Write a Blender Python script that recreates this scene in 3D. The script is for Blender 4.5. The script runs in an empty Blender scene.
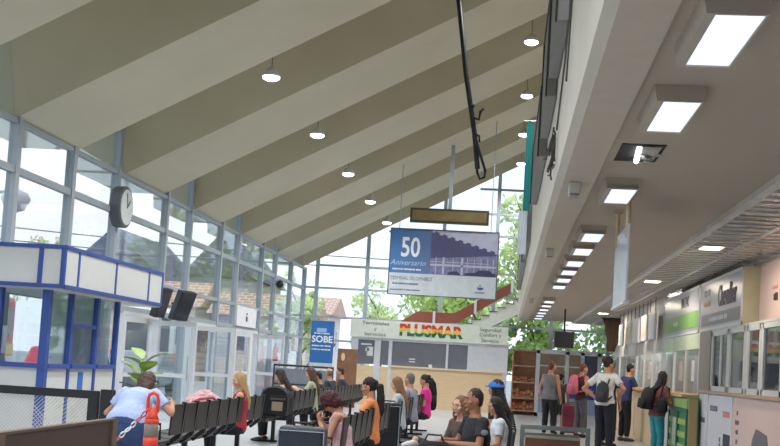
import bpy, bmesh, math, random
from mathutils import Vector, Matrix, noise
random.seed(7)
C = bpy.context.scene.collection
PI = math.pi
sc = bpy.context.scene

# ------------------------------------------------------------------ materials
MATS = {}
def mat(name, col, rough=.6, metal=0., spec=.4, var=.06, scale=6., bump=0., emit=None, es=0., stretch=None):
    if name in MATS: return MATS[name]
    m = bpy.data.materials.new(name); m.use_nodes = True
    nt = m.node_tree; b = nt.nodes['Principled BSDF']
    b.inputs['Roughness'].default_value = rough; b.inputs['Metallic'].default_value = metal
    b.inputs['Specular IOR Level'].default_value = spec
    tc = nt.nodes.new('ShaderNodeTexCoord'); nz = nt.nodes.new('ShaderNodeTexNoise')
    nz.inputs['Scale'].default_value = scale; nz.inputs['Detail'].default_value = 4
    if stretch:
        mp = nt.nodes.new('ShaderNodeMapping'); mp.inputs['Scale'].default_value = stretch
        nt.links.new(tc.outputs['Object'], mp.inputs['Vector']); nt.links.new(mp.outputs['Vector'], nz.inputs['Vector'])
    else:
        nt.links.new(tc.outputs['Object'], nz.inputs['Vector'])
    rp = nt.nodes.new('ShaderNodeValToRGB')
    rp.color_ramp.elements[0].position = .3; rp.color_ramp.elements[1].position = .7
    c = Vector(col[:3])
    rp.color_ramp.elements[0].color = (*[max(0, x*(1-var)) for x in c], 1)
    rp.color_ramp.elements[1].color = (*[min(1, x*(1+var)) for x in c], 1)
    nt.links.new(nz.outputs['Fac'], rp.inputs['Fac']); nt.links.new(rp.outputs['Color'], b.inputs['Base Color'])
    if bump:
        bp = nt.nodes.new('ShaderNodeBump'); bp.inputs['Strength'].default_value = bump; bp.inputs['Distance'].default_value = .02
        nt.links.new(nz.outputs['Fac'], bp.inputs['Height']); nt.links.new(bp.outputs['Normal'], b.inputs['Normal'])
    if emit:
        b.inputs['Emission Color'].default_value = (*emit, 1); b.inputs['Emission Strength'].default_value = es
    MATS[name] = m; return m
def S(r, g, b):   # sRGB 0-255 to linear
    f = lambda v: (v/255/12.92) if v/255 <= .04045 else ((v/255+.055)/1.055)**2.4
    return (f(r), f(g), f(b))
def glass(name, tint=(1, 1, 1), gloss=.10, alpha=.92):
    m = bpy.data.materials.new(name); m.use_nodes = True; nt = m.node_tree
    for n in list(nt.nodes): nt.nodes.remove(n)
    o = nt.nodes.new('ShaderNodeOutputMaterial'); t = nt.nodes.new('ShaderNodeBsdfTransparent'); g = nt.nodes.new('ShaderNodeBsdfGlossy')
    x = nt.nodes.new('ShaderNodeMixShader'); fr = nt.nodes.new('ShaderNodeFresnel'); fr.inputs['IOR'].default_value = 1.45
    mu = nt.nodes.new('ShaderNodeMath'); mu.operation = 'MULTIPLY'; mu.inputs[1].default_value = gloss*10
    t.inputs['Color'].default_value = (*[c*alpha for c in tint], 1); g.inputs['Roughness'].default_value = .03
    nt.links.new(fr.outputs['Fac'], mu.inputs[0]); nt.links.new(mu.outputs[0], x.inputs['Fac'])
    nt.links.new(t.outputs[0], x.inputs[1]); nt.links.new(g.outputs[0], x.inputs[2]); nt.links.new(x.outputs[0], o.inputs[0])
    return m
def brickmat(name, c1, c2, mortar, scale, bw=.5, rh=.25, ms=.02, rough=.7, rot=None, offset=.5):
    m = bpy.data.materials.new(name); m.use_nodes = True; nt = m.node_tree; b = nt.nodes['Principled BSDF']
    b.inputs['Roughness'].default_value = rough
    tc = nt.nodes.new('ShaderNodeTexCoord'); mp = nt.nodes.new('ShaderNodeMapping'); br = nt.nodes.new('ShaderNodeTexBrick')
    if rot: mp.inputs['Rotation'].default_value = rot
    br.inputs['Scale'].default_value = scale; br.inputs['Color1'].default_value = (*c1, 1); br.inputs['Color2'].default_value = (*c2, 1)
    br.inputs['Mortar'].default_value = (*mortar, 1); br.inputs['Mortar Size'].default_value = ms
    br.inputs['Brick Width'].default_value = bw; br.inputs['Row Height'].default_value = rh; br.offset = offset
    nt.links.new(tc.outputs['Object'], mp.inputs['Vector']); nt.links.new(mp.outputs['Vector'], br.inputs['Vector'])
    nt.links.new(br.outputs['Color'], b.inputs['Base Color']); return m

# ------------------------------------------------------------------ mesh helpers
def box(bm, x0, x1, y0, y1, z0, z1, mi=0):
    r = bmesh.ops.create_cube(bm, size=1)
    bmesh.ops.scale(bm, vec=(x1-x0, y1-y0, z1-z0), verts=r['verts'])
    bmesh.ops.translate(bm, vec=((x0+x1)/2, (y0+y1)/2, (z0+z1)/2), verts=r['verts'])
    for v in r['verts']:
        for f in v.link_faces: f.material_index = mi
    return r['verts']
def obox(bm, c, ex, ey, ez, sx, sy, sz):
    vs = []
    for i in (-.5, .5):
        for j in (-.5, .5):
            for k in (-.5, .5): vs.append(bm.verts.new(Vector(c)+Vector(ex)*i*sx+Vector(ey)*j*sy+Vector(ez)*k*sz))
    for q in ((0,1,3,2),(4,6,7,5),(0,4,5,1),(2,3,7,6),(0,2,6,4),(1,5,7,3)): bm.faces.new([vs[i] for i in q])
def frame(d):
    d = Vector(d).normalized(); a = Vector((0, 0, 1)) if abs(d.z) < .9 else Vector((0, 1, 0))
    x = d.cross(a).normalized(); return x, x.cross(d).normalized(), d
def tube(bm, pts, r, n=8, cap=True):
    pts = [Vector(p) for p in pts]; rs = r if isinstance(r, (list, tuple)) else [r]*len(pts); rings = []
    for i, p in enumerate(pts):
        d = pts[min(i+1, len(pts)-1)]-pts[max(i-1, 0)]
        x, y, _ = frame(d)
        rings.append([bm.verts.new(p+(x*math.cos(2*PI*k/n)+y*math.sin(2*PI*k/n))*rs[i]) for k in range(n)])
    for a, b in zip(rings, rings[1:]):
        for k in range(n): bm.faces.new((a[k], a[(k+1) % n], b[(k+1) % n], b[k]))
    if cap: bm.faces.new(rings[0][::-1]); bm.faces.new(rings[-1])
def lathe(bm, prof, c=(0, 0, 0), n=20):
    rings = []
    for r, z in prof: rings.append([bm.verts.new((c[0]+r*math.cos(2*PI*k/n), c[1]+r*math.sin(2*PI*k/n), c[2]+z)) for k in range(n)])
    for a, b in zip(rings, rings[1:]):
        for k in range(n): bm.faces.new((a[k], a[(k+1) % n], b[(k+1) % n], b[k]))
    bm.faces.new(rings[0][::-1]); bm.faces.new(rings[-1])
def loft(bm, rings, n=16):
    # rings: (centre, x axis, y axis, rx, ry)
    R = []
    for c, x, y, rx, ry in rings:
        c, x, y = Vector(c), Vector(x), Vector(y)
        R.append([bm.verts.new(c+x*rx*math.cos(2*PI*k/n)+y*ry*math.sin(2*PI*k/n)) for k in range(n)])
    for a, b in zip(R, R[1:]):
        for k in range(n): bm.faces.new((a[k], a[(k+1) % n], b[(k+1) % n], b[k]))
    bm.faces.new(R[0][::-1]); bm.faces.new(R[-1])
def ell(bm, c, r, M=None, u=14, v=10):
    res = bmesh.ops.create_uvsphere(bm, u_segments=u, v_segments=v, radius=1)
    for w in res['verts']:
        p = Vector((w.co.x*r[0], w.co.y*r[1], w.co.z*r[2]))
        if M: p = M @ p
        w.co = p+Vector(c)
    return res['verts']
def cone(bm, p0, p1, r0, r1, n=12, ends=True):
    p0, p1 = Vector(p0), Vector(p1); x, y, d = frame(p1-p0); L = (p1-p0).length
    rings = []
    if ends: rings += [(p0-d*r0*.8, r0*.55), (p0-d*r0*.45, r0*.88)]
    rings += [(p0, r0), (p1, r1)]
    if ends: rings += [(p1+d*r1*.45, r1*.88), (p1+d*r1*.8, r1*.55)]
    loft(bm, [(c, x, y, r, r) for c, r in rings], n)
def prism(bm, poly, axis, a, b):
    # poly in the two other axes, extruded along axis from a to b
    def V(p, t):
        return {'x': (t, p[0], p[1]), 'y': (p[0], t, p[1]), 'z': (p[0], p[1], t)}[axis]
    A = [bm.verts.new(V(p, a)) for p in poly]; B = [bm.verts.new(V(p, b)) for p in poly]; n = len(poly)
    bm.faces.new(A); bm.faces.new(B[::-1])
    for i in range(n): bm.faces.new((A[i], B[i], B[(i+1) % n], A[(i+1) % n]))
def NB(): return bmesh.new()
def obj(name, bm, m, parent=None, smooth=False, bevel=0):
    bmesh.ops.recalc_face_normals(bm, faces=bm.faces[:])
    me = bpy.data.meshes.new(name); bm.to_mesh(me); bm.free()
    for x in (m if isinstance(m, (list, tuple)) else [m]): me.materials.append(x)
    if smooth:
        for p in me.polygons: p.use_smooth = True
    o = bpy.data.objects.new(name, me); C.objects.link(o)
    if parent: o.parent = parent
    if bevel:
        b = o.modifiers.new('bevel', 'BEVEL'); b.width = bevel; b.segments = 2; b.limit_method = 'ANGLE'
    return o
def tag(o, label, cat, group=None):
    o['label'] = label; o['category'] = cat
    if group: o['group'] = group
    return o
def thing(name, label, cat, loc=(0, 0, 0), rz=0, group=None):
    o = bpy.data.objects.new(name, None); C.objects.link(o); o.location = loc; o.rotation_euler = (0, 0, rz); o.empty_display_size = .1
    return tag(o, label, cat, group)
def struct(name, bm, m, parent=None, **k):
    o = obj(name, bm, m, parent, **k)
    if not parent: o['kind'] = 'structure'
    return o
def dup(root, loc, rz=None, label=None, group=None):
    r = root.copy(); C.objects.link(r); r.location = loc
    if rz is not None: r.rotation_euler = (0, 0, rz)
    if label: r['label'] = label
    if group: r['group'] = group
    for ch in list(root.children):
        c = ch.copy(); C.objects.link(c); c.parent = r
        for g in list(ch.children):
            d = g.copy(); C.objects.link(d); d.parent = c
    return r
def bx(name, m, parent, *d, bevel=0):
    bm = NB(); box(bm, *d); return obj(name, bm, m, parent, bevel=bevel)
# lines the photograph shows only as unreadable marks: rows of letter-sized strokes
def strokes(name, n_words, size, m, parent, loc, rot, align='CENTER', ext=.002, bold=0., sx=1., shear=0.):
    bm = NB(); x = 0
    for n in n_words:
        for k in range(n):
            h = size*(.62 if (k*7+n) % 3 else .5); box(bm, x, x+size*.36*sx, -h/2, h/2, -ext, ext); x += size*.5*sx
        x += size*.4*sx
    box(bm, 0, x-size*.5*sx, -size*.05, size*.05, -ext, ext*.8)
    if align == 'CENTER': bmesh.ops.translate(bm, vec=(-x/2, 0, 0), verts=bm.verts)
    o = obj(name, bm, m, parent); o.location = loc; o.rotation_euler = rot; return o
def words(name, s, size, m, parent, loc, rot, align='CENTER', ext=.002, bold=0., sx=1., shear=0.):
    cu = bpy.data.curves.new('t', 'FONT'); cu.body = s; cu.size = size; cu.align_x = align; cu.align_y = 'CENTER'; cu.extrude = ext; cu.offset = bold; cu.shear = shear
    cu.resolution_u = 3
    t = bpy.data.objects.new('t', cu); C.objects.link(t); bpy.context.view_layer.update()
    me = bpy.data.meshes.new_from_object(t.evaluated_get(bpy.context.evaluated_depsgraph_get()))
    bpy.data.objects.remove(t); me.transform(Matrix.Diagonal((sx, 1, 1, 1)))
    me.materials.clear(); me.materials.append(m); me.name = name
    o = bpy.data.objects.new(name, me); C.objects.link(o); o.location = loc; o.rotation_euler = rot; o.parent = parent
    return o
FRONT = (PI/2, 0, 0)            # readable by someone looking along +Y
SIDE_L = (PI/2, 0, -PI/2)       # on a face looking towards -X, read by someone looking along +X

ALU = mat('aluminium_grey', S(158, 166, 172), .45, .2, var=.05)
ALUW = mat('white_aluminium', S(205, 208, 210), .45, .1, var=.03)
BLACK = mat('black_metal', S(30, 30, 33), .45, .3)
WHITE = mat('white_paint', S(222, 222, 220), .6, var=.03)
GL = glass('window_glass', (.94, .98, 1.), .04, .97)
GLT = glass('tinted_glass', (.55, .63, .68), .08, .8)
# ------------------------------------------------------------------ world and lights
w = bpy.data.worlds.new('world'); sc.world = w; w.use_nodes = True
nt = w.node_tree; bg = nt.nodes['Background']
tc = nt.nodes.new('ShaderNodeTexCoord'); sp_ = nt.nodes.new('ShaderNodeSeparateXYZ'); rp = nt.nodes.new('ShaderNodeValToRGB')
nz = nt.nodes.new('ShaderNodeTexNoise'); nz.inputs['Scale'].default_value = 3; nz.inputs['Detail'].default_value = 5
mx = nt.nodes.new('ShaderNodeMixRGB'); mx.inputs['Color2'].default_value = (1, 1, 1, 1)
cr = nt.nodes.new('ShaderNodeValToRGB'); cr.color_ramp.elements[0].position = .42; cr.color_ramp.elements[1].position = .62
rp.color_ramp.elements[0].color = (.78, .88, 1, 1); rp.color_ramp.elements[1].color = (.36, .60, 1, 1); rp.color_ramp.elements[1].position = .8
nt.links.new(tc.outputs['Generated'], sp_.inputs[0]); nt.links.new(sp_.outputs['Z'], rp.inputs['Fac'])
nt.links.new(tc.outputs['Generated'], nz.inputs['Vector']); nt.links.new(nz.outputs['Fac'], cr.inputs['Fac'])
nt.links.new(cr.outputs['Color'], mx.inputs['Fac']); nt.links.new(rp.outputs['Color'], mx.inputs['Color1'])
nt.links.new(mx.outputs['Color'], bg.inputs['Color']); bg.inputs['Strength'].default_value = .95
sl = bpy.data.lights.new('sun', 'SUN'); sl.energy = 1.35; sl.angle = .02; sl.color = (1, .96, .88)
so = bpy.data.objects.new('sun', sl); C.objects.link(so); so.rotation_euler = (math.radians(32), math.radians(12), 0)

# ------------------------------------------------------------------ camera
cam = bpy.data.cameras.new('camera'); cam.lens = 1150/780*36; cam.sensor_width = 36; cam.shift_y = 62/780; cam.clip_start = .05; cam.clip_end = 500
co = bpy.data.objects.new('camera', cam); C.objects.link(co); sc.camera = co
p_, y_, r_ = .06768, .10282, .060484
f = Vector((-math.sin(y_)*math.cos(p_), math.cos(y_)*math.cos(p_), math.sin(p_))); rt = Vector((math.cos(y_), math.sin(y_), 0)); up = rt.cross(f)
A_ = rt*math.cos(r_)+up*math.sin(r_); B_ = up*math.cos(r_)-rt*math.sin(r_)
co.matrix_world = Matrix((( A_.x, B_.x, -f.x, 0), (A_.y, B_.y, -f.y, 0), (A_.z, B_.z, -f.z, 1.4), (0, 0, 0, 1)))
sc.view_settings.view_transform = 'Standard'; sc.view_settings.look = 'None'; sc.view_settings.exposure = .85; sc.view_settings.gamma = 1.1

# ------------------------------------------------------------------ floor, ground
FLOOR = brickmat('floor_tiles', S(188, 188, 187), S(182, 183, 182), S(164, 164, 164), 1., 1., 1., .012, .28, offset=0)
bm = NB(); box(bm, -7.1, 6.2, -7, 39.1, -.12, 0); struct('floor', bm, FLOOR)
bm = NB(); box(bm, -90, 90, -30, 170, -.3, -.14); struct('ground', bm, mat('asphalt', S(150, 150, 146), .9, scale=2))

# ------------------------------------------------------------------ folded concrete roof
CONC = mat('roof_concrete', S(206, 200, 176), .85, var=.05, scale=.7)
CONC.node_tree.nodes['Noise Texture'].inputs['Detail'].default_value = 6
SL = .528
def roofz(x, base=0.): return 4.5+base+max(0, x+7)*SL
YN = [19.97+4.66*k for k in range(-6, 5)]
prof = []   # (y, height above the beam soffit)
D, IN = 1.45, .32
for yn in YN:
    prof += [(yn-IN*D, D), (yn, 0), (yn+2.38, 0), (yn+2.38+IN*D, D)]
prof = [q for q in prof if q[0] < 40.8]; 
bm = NB(); xs = [-7.9, -7, 6.4]
T = [[bm.verts.new((x, y, roofz(x, h))) for y, h in prof] for x in xs]
U = [[bm.verts.new((x, y, roofz(x, D+.25))) for y, h in prof] for x in xs]
n = len(prof)
for L, flip in ((T, 0), (U, 1)):
    for i in range(2):
        for j in range(n-1):
            q = (L[i][j], L[i+1][j], L[i+1][j+1], L[i][j+1]); bm.faces.new(q if not flip else q[::-1])
for i in (0, 2):
    for j in range(n-1): bm.faces.new((T[i][j], T[i][j+1], U[i][j+1], U[i][j]))
for j in (0, n-1):
    for i in range(2): bm.faces.new((T[i][j], T[i+1][j], U[i+1][j], U[i][j]))
CONC_SHADED = mat('roof_concrete_web_shaded', S(186, 178, 150), .85, var=.07, scale=.7)  # darker copy of the concrete: shade on the fold webs put into the colour
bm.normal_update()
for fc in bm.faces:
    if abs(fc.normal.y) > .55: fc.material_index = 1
struct('ceiling', bm, [CONC, CONC_SHADED])

# ------------------------------------------------------------------ glazed left wall, one window per bay
MY = [-6.2, -3.4, -1.2, 1.4, 3.5, 6.1, 8.2, 10.75, 12.9, 15.4, 17.5, 19.6, 22.62, 24.4, 27.2, 28.98, 32.0, 33.9, 36.45, 39.0]
def troughtop(y):
    for a, b in zip(prof, prof[1:]):
        if a[0] <= y <= b[0]: return 4.5+a[1]+(b[1]-a[1])*(y-a[0])/(b[0]-a[0])
    return 4.5
doorbays = {11: (20.45, 22.45), 13: (25.0, 27.05), 15: (29.3, 31.8)}
for i, (a, b) in enumerate(zip(MY, MY[1:])):
    bm = NB(); ta = max(4.5, troughtop(a)-.02); mid = (a+b)/2; tm = troughtop(mid)
    box(bm, -7.07, -6.93, a-.065, a+.065, 0, ta+.05)
    if i == len(MY)-2: box(bm, -7.07, -6.93, b-.065, b+.065, 0, 4.5)
    for z, t in ((.06, .06), (2.1, .05), (2.67, .04), (3.79, .05), (4.47, .035)):
        if i in doorbays and z < 1: continue
        box(bm, -7.05, -6.95, a+.06, b-.06, z-t, z+t)
    if i in (10, 12, 14, 16, 18): box(bm, -7.05, -6.95, a+.06, b-.06, 5.2, 5.26)
    wnd = struct('window_%d' % (i+1), bm, ALU)
    bm = NB(); zlo = 2.1 if i in doorbays else .1
    pts = [(y, max(4.5, troughtop(y))) for y in sorted([a, b]+[q[0] for q in prof if a < q[0] < b])]
    poly = [(a, zlo), (b, zlo)]+[q for q in pts[::-1]]
    prism(bm, poly, 'x', -7.004, -6.996); obj('pane', bm, GL, wnd)
# sliding / swing doors
for k, (i, (a, b)) in enumerate(doorbays.items()):
    bm = NB(); box(bm, -7.06, -6.94, a-.09, a, 0, 2.06); box(bm, -7.06, -6.94, b, b+.09, 0, 2.06); box(bm, -7.06, -6.94, a, b, 1.98, 2.06)
    for y0, y1 in ((MY[i]+.06, a-.09), (b+.09, MY[i+1]-.06)):
        if y1-y0 > .1: box(bm, -7.03, -6.97, y0, y1, .02, .1)
    d = struct('door_%d' % (k+1), bm, ALUW); m_ = (a+b)/2
    for s, hy, ang in ((1, a, [.25, 1.1, .1][k]), (-1, b, [1.25, .15, .9][k])):
        L = m_-a-.02
        bm = NB(); c, sn = math.cos(ang), math.sin(ang)
        ex = Vector((sn, s*c, 0)); ey = Vector((c, -s*sn, 0)); ez = Vector((0, 0, 1)); o = Vector((-6.97, hy, 0))
        def leafbar(u0, u1, z0, z1): obox(bm, o+ex*(u0+u1)/2+ez*(z0+z1)/2, ex, ey, ez, u1-u0, .045, z1-z0)
        leafbar(0, .09, .02, 1.97); leafbar(L-.09, L, .02, 1.97); leafbar(.09, L-.09, 1.87, 1.97); leafbar(.09, L-.09, .02, .16); leafbar(.09, L-.09, .86, .94)
        lf = obj('door_leaf', bm, ALUW, d)
        bm = NB(); obox(bm, o+ex*L/2+ez*1.0, ex, ey, ez, L-.16, .008, 1.76); obj('pane', bm, GL, lf)
        bm = NB(); tube(bm, [o+ex*(L-.13)-ey*.06+ez*.8, o+ex*(L-.13)-ey*.06+ez*1.3], .014); obj('door_handle', bm, ALU, lf)

# ------------------------------------------------------------------ glazed far gable wall
XS = [-7, -6.55, -4.83, -2.27, -.47, 1.5, 3.4, 6.3]
RZ = [.08, 2.05, 2.85, 3.84, 4.62, 5.9, 6.65, 7.5]
for i, (a, b) in enumerate(zip(XS, XS[1:])):
    bm = NB()
    if i: box(bm, a-.06, a+.06, 38.92, 39.08, 0, roofz(a, .1))
    for z in RZ:
        x0 = max(a, -7+(z-4.4)/SL if z > 4.4 else a)
        if x0 < b-.1: box(bm, x0, b, 38.95, 39.05, z-.035, z+.035)
    wnd = struct('window_%d' % (len(MY)+i), bm, ALU)
    bm = NB(); prism(bm, [(a, 0), (b, 0), (b, roofz(b)), (a, roofz(a))], 'y', 38.997, 39.003); obj('pane', bm, GL, wnd)

# ------------------------------------------------------------------ mezzanine on the right
TAUPE = mat('taupe_ceiling_paint', S(172, 158, 142), .8, var=.03, scale=.5)
CREAM = mat('cream_fascia_paint', S(214, 208, 194), .8, var=.05, scale=1.2)
bm = NB(); box(bm, .42, 6.2, -7, 38.1, 3.1, 3.3)
struct('ceiling_lower', bm, TAUPE)
bm = NB(); box(bm, .42, .68, -7, 38.1, 3.04, 3.1); struct('trim_1', bm, mat('beam_edge_taupe', S(186, 174, 158), .8, var=.03))
bm = NB(); box(bm, .35, .42, -7, 38.1, 3.04, 4.95); struct('wall_mezzanine', bm, CREAM)
bm = NB(); box(bm, -7.1, 6.35, -7.15, -7.0, 0, 11.2); struct('wall_rear', bm, mat('rear_wall_paint', S(170, 166, 156), .8))  # unseen wall, added to block light from behind the camera
bm = NB(); box(bm, 6.2, 6.35, -7, 39, 0, 11.2); struct('wall_right', bm, mat('offwhite_wall', S(190, 186, 178), .8))
# metal slat soffit over the ticket offices
SOFF = brickmat('metal_slat_soffit', S(206, 200, 194), S(184, 178, 172), S(112, 106, 102), 1., .62, .31, .028, .2, rot=(0, 0, 0))
SOFF.node_tree.nodes['Principled BSDF'].inputs['Metallic'].default_value = .5
_n = SOFF.node_tree; _t = _n.nodes.new('ShaderNodeTexCoord'); _z = _n.nodes.new('ShaderNodeTexNoise'); _n.links.new(_t.outputs['Object'], _z.inputs['Vector']); _z.inputs['Scale'].default_value = 3.5; _b = _n.nodes.new('ShaderNodeBump'); _b.inputs['Strength'].default_value = .8; _b.inputs['Distance'].default_value = .08
_n.links.new(_z.outputs['Fac'], _b.inputs['Height']); _n.links.new(_b.outputs['Normal'], _n.nodes['Principled BSDF'].inputs['Normal'])
bm = NB(); box(bm, 2.2, 6.2, -7, 38.1, 3.05, 3.1); struct('ceiling_soffit', bm, SOFF)
bm = NB()
for k in range(110): box(bm, 2.11, 2.2, -6+k*.4, -6+k*.4+.375, 3.045, 3.1)
struct('trim_2', bm, mat('soffit_edge_tile', S(205, 200, 194), .4))
bm = NB()
for k in range(150): box(bm, 2.2, 3.09, -6.8+k*.3, -6.8+k*.3+.05, 3.04, 3.05)
box(bm, 2.72, 2.77, -7, 38.1, 3.03, 3.05)
struct('trim_3', bm, mat('soffit_runner', S(206, 202, 198), .3, .5))
# grey steel boxes fixed along the parapet
GB = mat('grey_sheet_steel', S(118, 118, 116), .5, .35)
names = ['nearest grey steel box panel on the mezzanine parapet', 'second grey steel box panel along the mezzanine parapet', 'third grey steel box panel along the mezzanine parapet, behind the flag', 'fourth grey steel box panel along the mezzanine parapet', 'farthest grey steel box panel on the mezzanine parapet']
for (y0, y1, z0, z1), nm in zip([(8.5, 10.2, 4.02, 4.98), (10.45, 12.4, 3.92, 4.98), (12.8, 16.6, 3.80, 4.6), (20.6, 23.8, 3.72, 4.5), (24.5, 33, 3.7, 4.5)], names):
    t = thing('parapet_panel', nm, 'panel', (.255, (y0+y1)/2, z0), 0, 'grey box panels on the parapet'); h = (y1-y0)/2
    bx('body', GB, t, 0, .09, -h, h, 0, z1-z0, bevel=.008)
    bm = NB(); box(bm, -.015, 0, -h, -h+.04, 0, z1-z0); box(bm, -.015, 0, h-.04, h, 0, z1-z0); box(bm, -.015, 0, -h, h, z1-z0-.04, z1-z0); obj('edge_frame', bm, BLACK, t)
# ------------------------------------------------------------------ lamps
def emis(name, col, s):
    return mat(name, (.9, .9, .9), .4, emit=col, es=s)
LENS = emis('light_lens', (.66, .74, .98), .62); LEDW = emis('pendant_led', (.9, .96, 1.), 5.); WARM = emis('warm_lamp', (1, .86, .62), 5.)
HOUS = mat('luminaire_housing', S(176, 166, 150), .7)
ordn = ['nearest', 'second', 'third', 'fourth', 'fifth', 'sixth', 'seventh', 'eighth', 'ninth', 'tenth', 'eleventh', 'twelfth', 'thirteenth', 'fourteenth', 'fifteenth', 'sixteenth']
def luminaire():
    t = thing('ceiling_light', '', 'ceiling light', (.945, 5.47, 3.1))
    bm = NB(); L = .445
    for q in ((-.15, -.108, -L, L), (.108, .12, -L, L), (-.108, .108, -L, -.425), (-.108, .108, .425, L)): box(bm, q[0], q[1], q[2], q[3], -.035, -.02)
    prism(bm, [(-.168, 0), (-.15, -.035), (-.15, -.0), ], 'y', -L, L); prism(bm, [(.13, 0), (.12, -.035), (.12, 0)], 'y', -L, L)
    for y in (-L, L-.01): box(bm, -.15, .12, y, y+.01, -.03, .0)
    bm.transform(Matrix.Diagonal((1, 1, 2.8, 1)))
    obj('housing', bm, HOUS, t)
    bx('lens', LENS, t, -.108, .108, -.425, .425, -.09, -.08)
    return t
L0 = luminaire(); ys = [5.47, 7.11, 10.35, 13.6, 15.24, 16.95, 18.5, 20.1, 21.75, 26.5, 28.2, 30.0, 31.7, 33.3, 35]
for k, y in enumerate(ys):
    lab = ('%s boxed fluorescent light on the taupe ceiling, counted from the camera' % ordn[k]) if k < 14 else 'farthest boxed fluorescent light on the taupe ceiling'
    if k == 0: L0['label'] = lab; L0['group'] = 'boxed ceiling lights'
    else: dup(L0, (.945, y, 3.1), label=lab, group='boxed ceiling lights')
# the broken fitting: an open hole with a hanging reflector
t = thing('broken_light_fitting', 'open hole in the taupe ceiling with a torn reflector and bare tube', 'ceiling light', (.93, 8.75, 3.1))
bx('recess', mat('painted_hole_shade', S(38, 34, 32), .9), t, -.16, .16, -.34, .34, -.006, -.001)  # flat dark plate, its colour stands in for the shade inside the hole
bm = NB(); random.seed(3)
for k in range(12):
    c = Vector((random.uniform(.0, .14), random.uniform(-.3, .3), -.02)); a = random.uniform(0, 3)
    obox(bm, c, (math.cos(a), math.sin(a), .15), (-math.sin(a), math.cos(a), .1), (0, 0, 1), .1, .06, .004)
obox(bm, (.06, 0, -.012), (1, 0, 0), (0, 1, 0), (0, 0, 1), .14, .6, .008)
obj('torn_reflector', bm, mat('crumpled_foil', S(170, 168, 160), .3, .6, var=.3), t)
bm = NB(); tube(bm, [(-.03, -.26, -.02), (.0, .2, -.03)], .02); obj('light_tube', bm, emis('tube_glow2', (.9, .95, 1), 3), t)
# pendants under the roof folds
def pendant():
    t = thing('pendant_lamp', '', 'pendant lamp', (0, 0, 0))
    bm = NB(); lathe(bm, [(.02, .16), (.05, .15), (.13, .06), (.15, .0), (.14, -.005)]); obj('lamp_shade', bm, mat('lamp_shade_white', S(200, 200, 196), .5), t, True)
    bm = NB(); lathe(bm, [(.14, -.006), (.14, -.03), (.09, -.06), (.02, -.065)]); obj('diffuser', bm, LEDW, t, True)
    bm = NB(); tube(bm, [(0, 0, .15), (0, 0, 1.45)], .006, 6); obj('cable', bm, BLACK, t)
    return t
P0 = pendant(); first = True
for row, (x, z, y0, nn) in enumerate([(-4.02, 5.93, 18.15, 5), (.2, 8.12, 23.25, 4)]):
    for k in range(nn):
        lab = '%s round pendant lamp of the %s row, hung below the concrete roof folds' % (ordn[k] if k < nn-1 else 'farthest', ['left', 'right'][row])
        if first: P0.location = (x, y0, z); P0['label'] = lab; P0['group'] = 'round pendant lamps'; first = False
        else: dup(P0, (x, y0+4.66*k, z), label=lab, group='round pendant lamps')
# recessed lamps in the slat soffit
def recess():
    t = thing('recessed_lamp', '', 'ceiling light')
    bm = NB(); box(bm, -.14, .14, -.2, .2, -.012, 0); obj('trim_frame', bm, WHITE, t); bx('lens', WARM, t, -.115, .115, -.17, .17, -.016, -.012); return t
R0 = recess()
for k, (x, y, lab) in enumerate([(2.43, 14.25, 'warm rectangular lamp recessed in the slat soffit by the bus company light box'), (2.4, 19.6, 'second warm rectangular lamp recessed in the slat soffit'), (2.45, 25.2, 'third warm rectangular lamp recessed in the slat soffit'), (2.5, 30.5, 'farthest warm rectangular lamp recessed in the slat soffit')]):
    if k == 0: R0.location = (x, y, 3.04); R0['label'] = lab; R0['group'] = 'recessed soffit lamps'
    else: dup(R0, (x, y, 3.04), label=lab, group='recessed soffit lamps')
# emergency lights on the beam edge
def emerg():
    t = thing('emergency_light', '', 'emergency light')
    bm = NB(); box(bm, -.05, .05, -.11, .11, -.10, 0); obj('casing', bm, mat('emergency_casing', S(190, 186, 178), .5), t, bevel=.012)
    bx('lens', mat('grey_lens', S(120, 118, 112), .3), t, -.04, .04, -.1, .1, -.112, -.1); return t
E0 = emerg()
for k, (x, y) in enumerate([(.52, 9.95), (.52, 15.4), (.52, 26.0)]):
    lab = ['nearest small emergency light under the mezzanine edge', 'middle small emergency light under the mezzanine edge', 'farthest small emergency light under the mezzanine edge'][k]
    if k == 0: E0.location = (x, y, 3.04); E0['label'] = lab; E0['group'] = 'emergency lights'
    else: dup(E0, (x, y, 3.04), label=lab, group='emergency lights')
# hanging black cable
bm = NB(); tube(bm, [(-1.22, 18.5, 8.2), (-1.06, 18.5, 7.4), (-.87, 18.5, 6.16), (-.68, 18.5, 5.2), (-.60, 18.5, 4.62)], .042)
t = thing('hanging_cable', 'long black conduit with looped cable dangling from the concrete roof', 'cable', (0, 0, 0)); obj('conduit', bm, BLACK, t, True)
bm = NB(); tube(bm, [(-.7, 18.46, 5.3), (-.62, 18.46, 5.0), (-.52, 18.46, 4.72), (-.47, 18.46, 4.58), (-.48, 18.46, 4.48), (-.55, 18.46, 4.45), (-.6, 18.46, 4.55), (-.64, 18.46, 4.9)], .022); obj('cable_loop', bm, BLACK, t, True)
bm = NB(); tube(bm, [(-.72, 18.45, 5.45), (-.62, 18.45, 5.42), (-.6, 18.45, 5.55), (-.55, 18.45, 5.6)], .025); tube(bm, [(-.69, 18.45, 5.2), (-.6, 18.45, 5.15), (-.59, 18.45, 5.05)], .02); tube(bm, [(-.75, 18.45, 5.6), (-.72, 18.45, 5.66)], .03); obj('broken_clip', bm, BLACK, t, True)
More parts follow.
